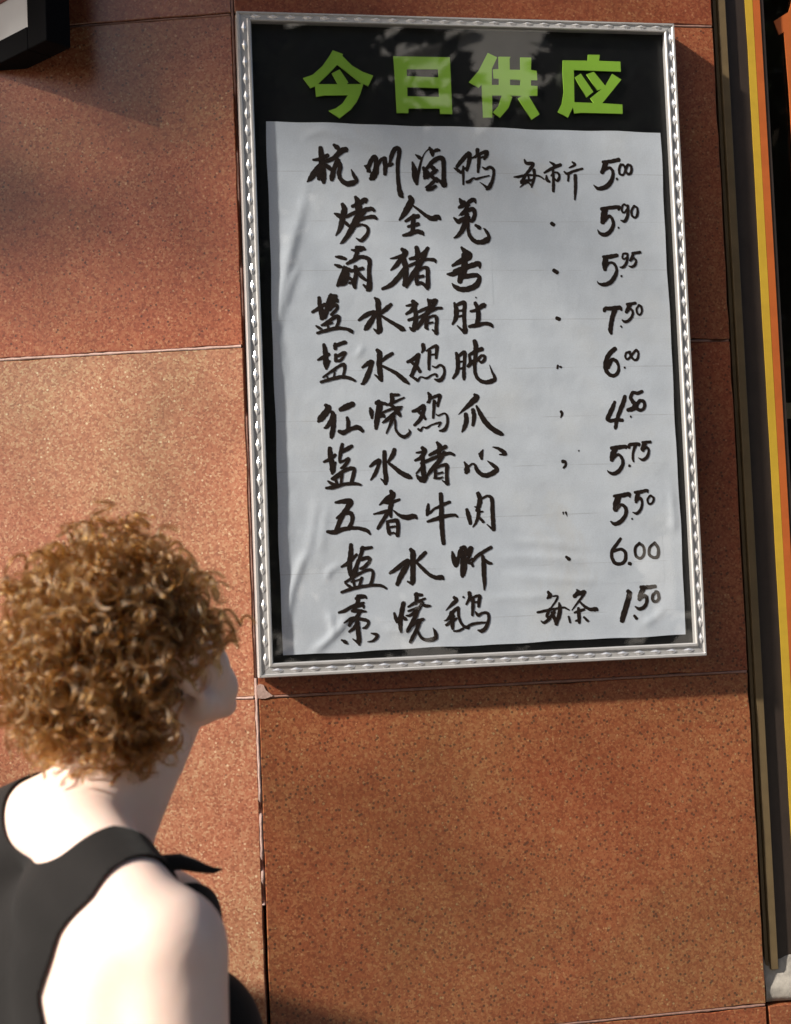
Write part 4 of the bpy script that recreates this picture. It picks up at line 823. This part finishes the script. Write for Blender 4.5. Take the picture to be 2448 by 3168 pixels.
# scalp under the curls
bm=bmesh.new(); bmesh.ops.create_icosphere(bm,subdivisions=4,radius=1)
for v in list(bm.verts):
    p=Vector((HC.x+v.co.x*.0785,HC.y+v.co.y*.0975,HC.z+v.co.z*.0955)); v.co=p
dele=[v for v in bm.verts if (v.co.y>.04 and v.co.z<.072) or (v.co.y>.008 and v.co.z<.008) or v.co.z<-.035]
bmesh.ops.delete(bm,geom=dele,context='VERTS')
for v in bm.verts: v.co=hd(*v.co)
bm_obj('hair_base',bm,simple('hair_base',(.045,.022,.011),.8,noise=(60,.4)),person,True)

# ------------------------------------------------------------------ black framed notice, standing out from the wall at an angle
sg=empty('wall_notice',(-.2692,-.0244,2.4294),(0,0,math.radians(180-50.0)))
tag(sg,'black framed notice with white panel angled out from the wall at top left','notice')
# local x runs away from the near edge toward the wall, y is thickness, z up
def sbox(name,x0,x1,y0,y1,z0,z1,mat,bev=.002): return box(name,x0,x1,y0,y1,z0,z1,mat,sg,bev)
SL,SH=.185,.62
fr_=sbox('frame_side',0,.048,-.030,.014,0,SH,M['black_paint']); sbox('frame_side',SL-.034,SL,-.030,.014,0,SH,M['black_paint'])
sbox('frame_bottom',.0485,SL-.0345,-.030,.014,0,.036,M['black_paint']); sbox('frame_top',.0485,SL-.0345,-.030,.014,SH-.03,SH,M['black_paint'])
sbox('white_panel',.044,SL-.030,-.010,.006,.034,SH-.028,M['white_mat'],0)
sbox('red_print',.082,SL-.036,.0062,.0075,.098,SH-.08,M['red_print'],0)
sbox('wall_bracket',.05,.08,-.062,-.0305,.25,.30,M['black_paint'])

# ------------------------------------------------------------------ street behind the viewer (it shows in the glass) and the shade tree
M['bark']=simple('bark',(.11,.085,.065),.9,noise=(30,.4),bump=.6)
def leafmat(name,c1,c2):
    a=N(name); oi=a.n('ShaderNodeTexCoord'); n=a.n('ShaderNodeTexNoise',i_Scale=3.0,i_Detail=3.0); a.l(oi.outputs['Object'],n.inputs['Vector'])
    r=a.ramp(n.outputs[0],[(.3,c1),(.7,c2)]); return a.set(Base_Color=r.outputs[0],Roughness=.5)
M['leaf']=leafmat('leaf',(.022,.040,.012),(.05,.078,.022))
def tree(loc,h,cr,crz,cz,nleaf,ls,seed,label,holes=()):
    rnd=random.Random(seed); root=empty('street_tree',loc); tag(root,label,'tree',group='street trees')
    bm=bmesh.new()
    def limb(a,b,ra,rb,n=6):
        a=Vector(a);b=Vector(b); prev=None; d=(b-a).normalized(); s=d.orthogonal().normalized(); t=d.cross(s)
        for i in range(n+1):
            k=i/n; c=a.lerp(b,k)+Vector((rnd.uniform(-1,1),rnd.uniform(-1,1),0))*.03*(0 if i in (0,n) else 1); r=ra+(rb-ra)*k
            row=[bm.verts.new(c+(s*math.cos(q*math.pi/4)+t*math.sin(q*math.pi/4))*r) for q in range(8)]
            if prev:
                for q in range(8): bm.faces.new((prev[q],prev[(q+1)%8],row[(q+1)%8],row[q]))
            prev=row
    limb((0,0,-.1),(0,0,cz-crz*.2),h*.022+.05,.06)
    tips=[]
    for i in range(5):
        a=rnd.uniform(0,6.28); rr=cr*rnd.uniform(.4,.8); b=(math.cos(a)*rr,math.sin(a)*rr,cz+crz*rnd.uniform(-.5,.7))
        limb((0,0,cz-crz*rnd.uniform(.2,.6)),b,.05,.012,5); tips.append(b)
    bm_obj('trunk',bm,M['bark'],root,True)
    cl=[]
    for i in range(46):
        while True:
            p=Vector((rnd.uniform(-1,1),rnd.uniform(-1,1),rnd.uniform(-1,1)))
            if p.length<1: break
        cl.append((Vector((p.x*cr,p.y*cr,cz+p.z*crz)),rnd.uniform(.18,.36)*cr))
    vs=[];fs=[]
    for i in range(nleaf):
        c,r=rnd.choice(cl); v=Vector((rnd.gauss(0,1),rnd.gauss(0,1),rnd.gauss(0,1))); v=v.normalized()*r*rnd.random()**.4; p=c+v
        if any((p+Vector(loc)-Vector(hc_)).length<hr_ for hc_,hr_ in holes): continue
        a=Vector((rnd.gauss(0,1),rnd.gauss(0,1),rnd.gauss(0,.6))).normalized(); b=a.cross(Vector((rnd.gauss(0,1),rnd.gauss(0,1),rnd.gauss(0,1)))).normalized()
        l=ls*rnd.uniform(.7,1.3); k=len(vs); vs+= [p-a*l,p+b*l*.45,p+a*l,p-b*l*.45]; fs.append((k,k+1,k+2,k+3))
    mesh('crown',vs,fs,M['leaf'],root)
    return root
HOLES=(((2.05,-9.0,5.75),.42),((2.3,-9.0,6.2),.36),((1.75,-9.0,6.15),.22),((2.55,-8.9,5.6),.25),((.9,-9.0,5.9),.14),((3.0,-9.0,6.3),.16))
tree((-.4,-9.0,0),8,2.6,3.0,5.0,11000,.17,1,'broad dark street tree across the road, mirrored left in the menu glass',HOLES)
tree((4.9,-9.2,0),8,2.6,3.0,5.1,11000,.17,2,'broad dark street tree across the road, mirrored right in the menu glass',HOLES)
tree((2.3,-8.7,0),5,2.2,2.3,3.0,10000,.17,5,'low bushy tree added across the road to keep reflections over the menu sheet dark',HOLES)  # added unseen tree, fills the glass over the sheet with dark leaves
M['wall_far']=simple('far_wall',(.70,.68,.66),.9,noise=(2,.15)); M['far_win']=simple('far_window',(.03,.035,.04),.15)
fb=empty('apartment_block',(4.2,-18.5,0),(0,0,math.radians(52))); tag(fb,'pale apartment block across the road, mirrored in the menu glass','building')
box('wall',-5.5,5.5,-6,0,0,13,M['wall_far'],fb)
for r_ in range(4):
    for c_ in range(5):
        x0=-5.0+c_*2.2; w_=box('window',x0,x0+1.2,.002,.05,1.1+r_*3.0,2.7+r_*3.0,M['far_win'],fb); box('window_sill',x0-.1,x0+1.3,.052,.16,1.0+r_*3.0,1.08+r_*3.0,M['wall_far'],w_)

# shade tree beside the shop, up sun of the wall
tree((-3.75,-.02,0),6.9,1.26,1.45,5.20,7600,.085,7,'slender street tree left of the shop whose leaves dapple the granite')

# ------------------------------------------------------------------ added unseen cabinet, up sun of the corner, casting the low wall shadow
M['cab']=simple('cabinet_paint',(.10,.13,.115),.5,noise=(12,.12))
cb=empty('shadow_cabinet',(-.80,-.34,0),(0,0,-LA-math.radians(14))); tag(cb,'unseen grey green steel cabinet added left of the person to cast the low wall shadow','cabinet')
box('plinth',-.24,.24,-.02,.20,0,.10,M['cement'],cb,.004); bd=box('cabinet_body',-.25,.25,-.03,.21,.101,1.37,M['cab'],cb,.008)
dr=box('cabinet_door',-.22,.22,-.042,-.0302,.16,1.31,M['cab'],cb,.003); box('door_handle',.15,.17,-.062,-.0425,.68,.80,M['alu'],dr,.003)
box('cabinet_lid',-.265,.265,-.045,.225,1.371,1.395,M['cab'],cb,.005)
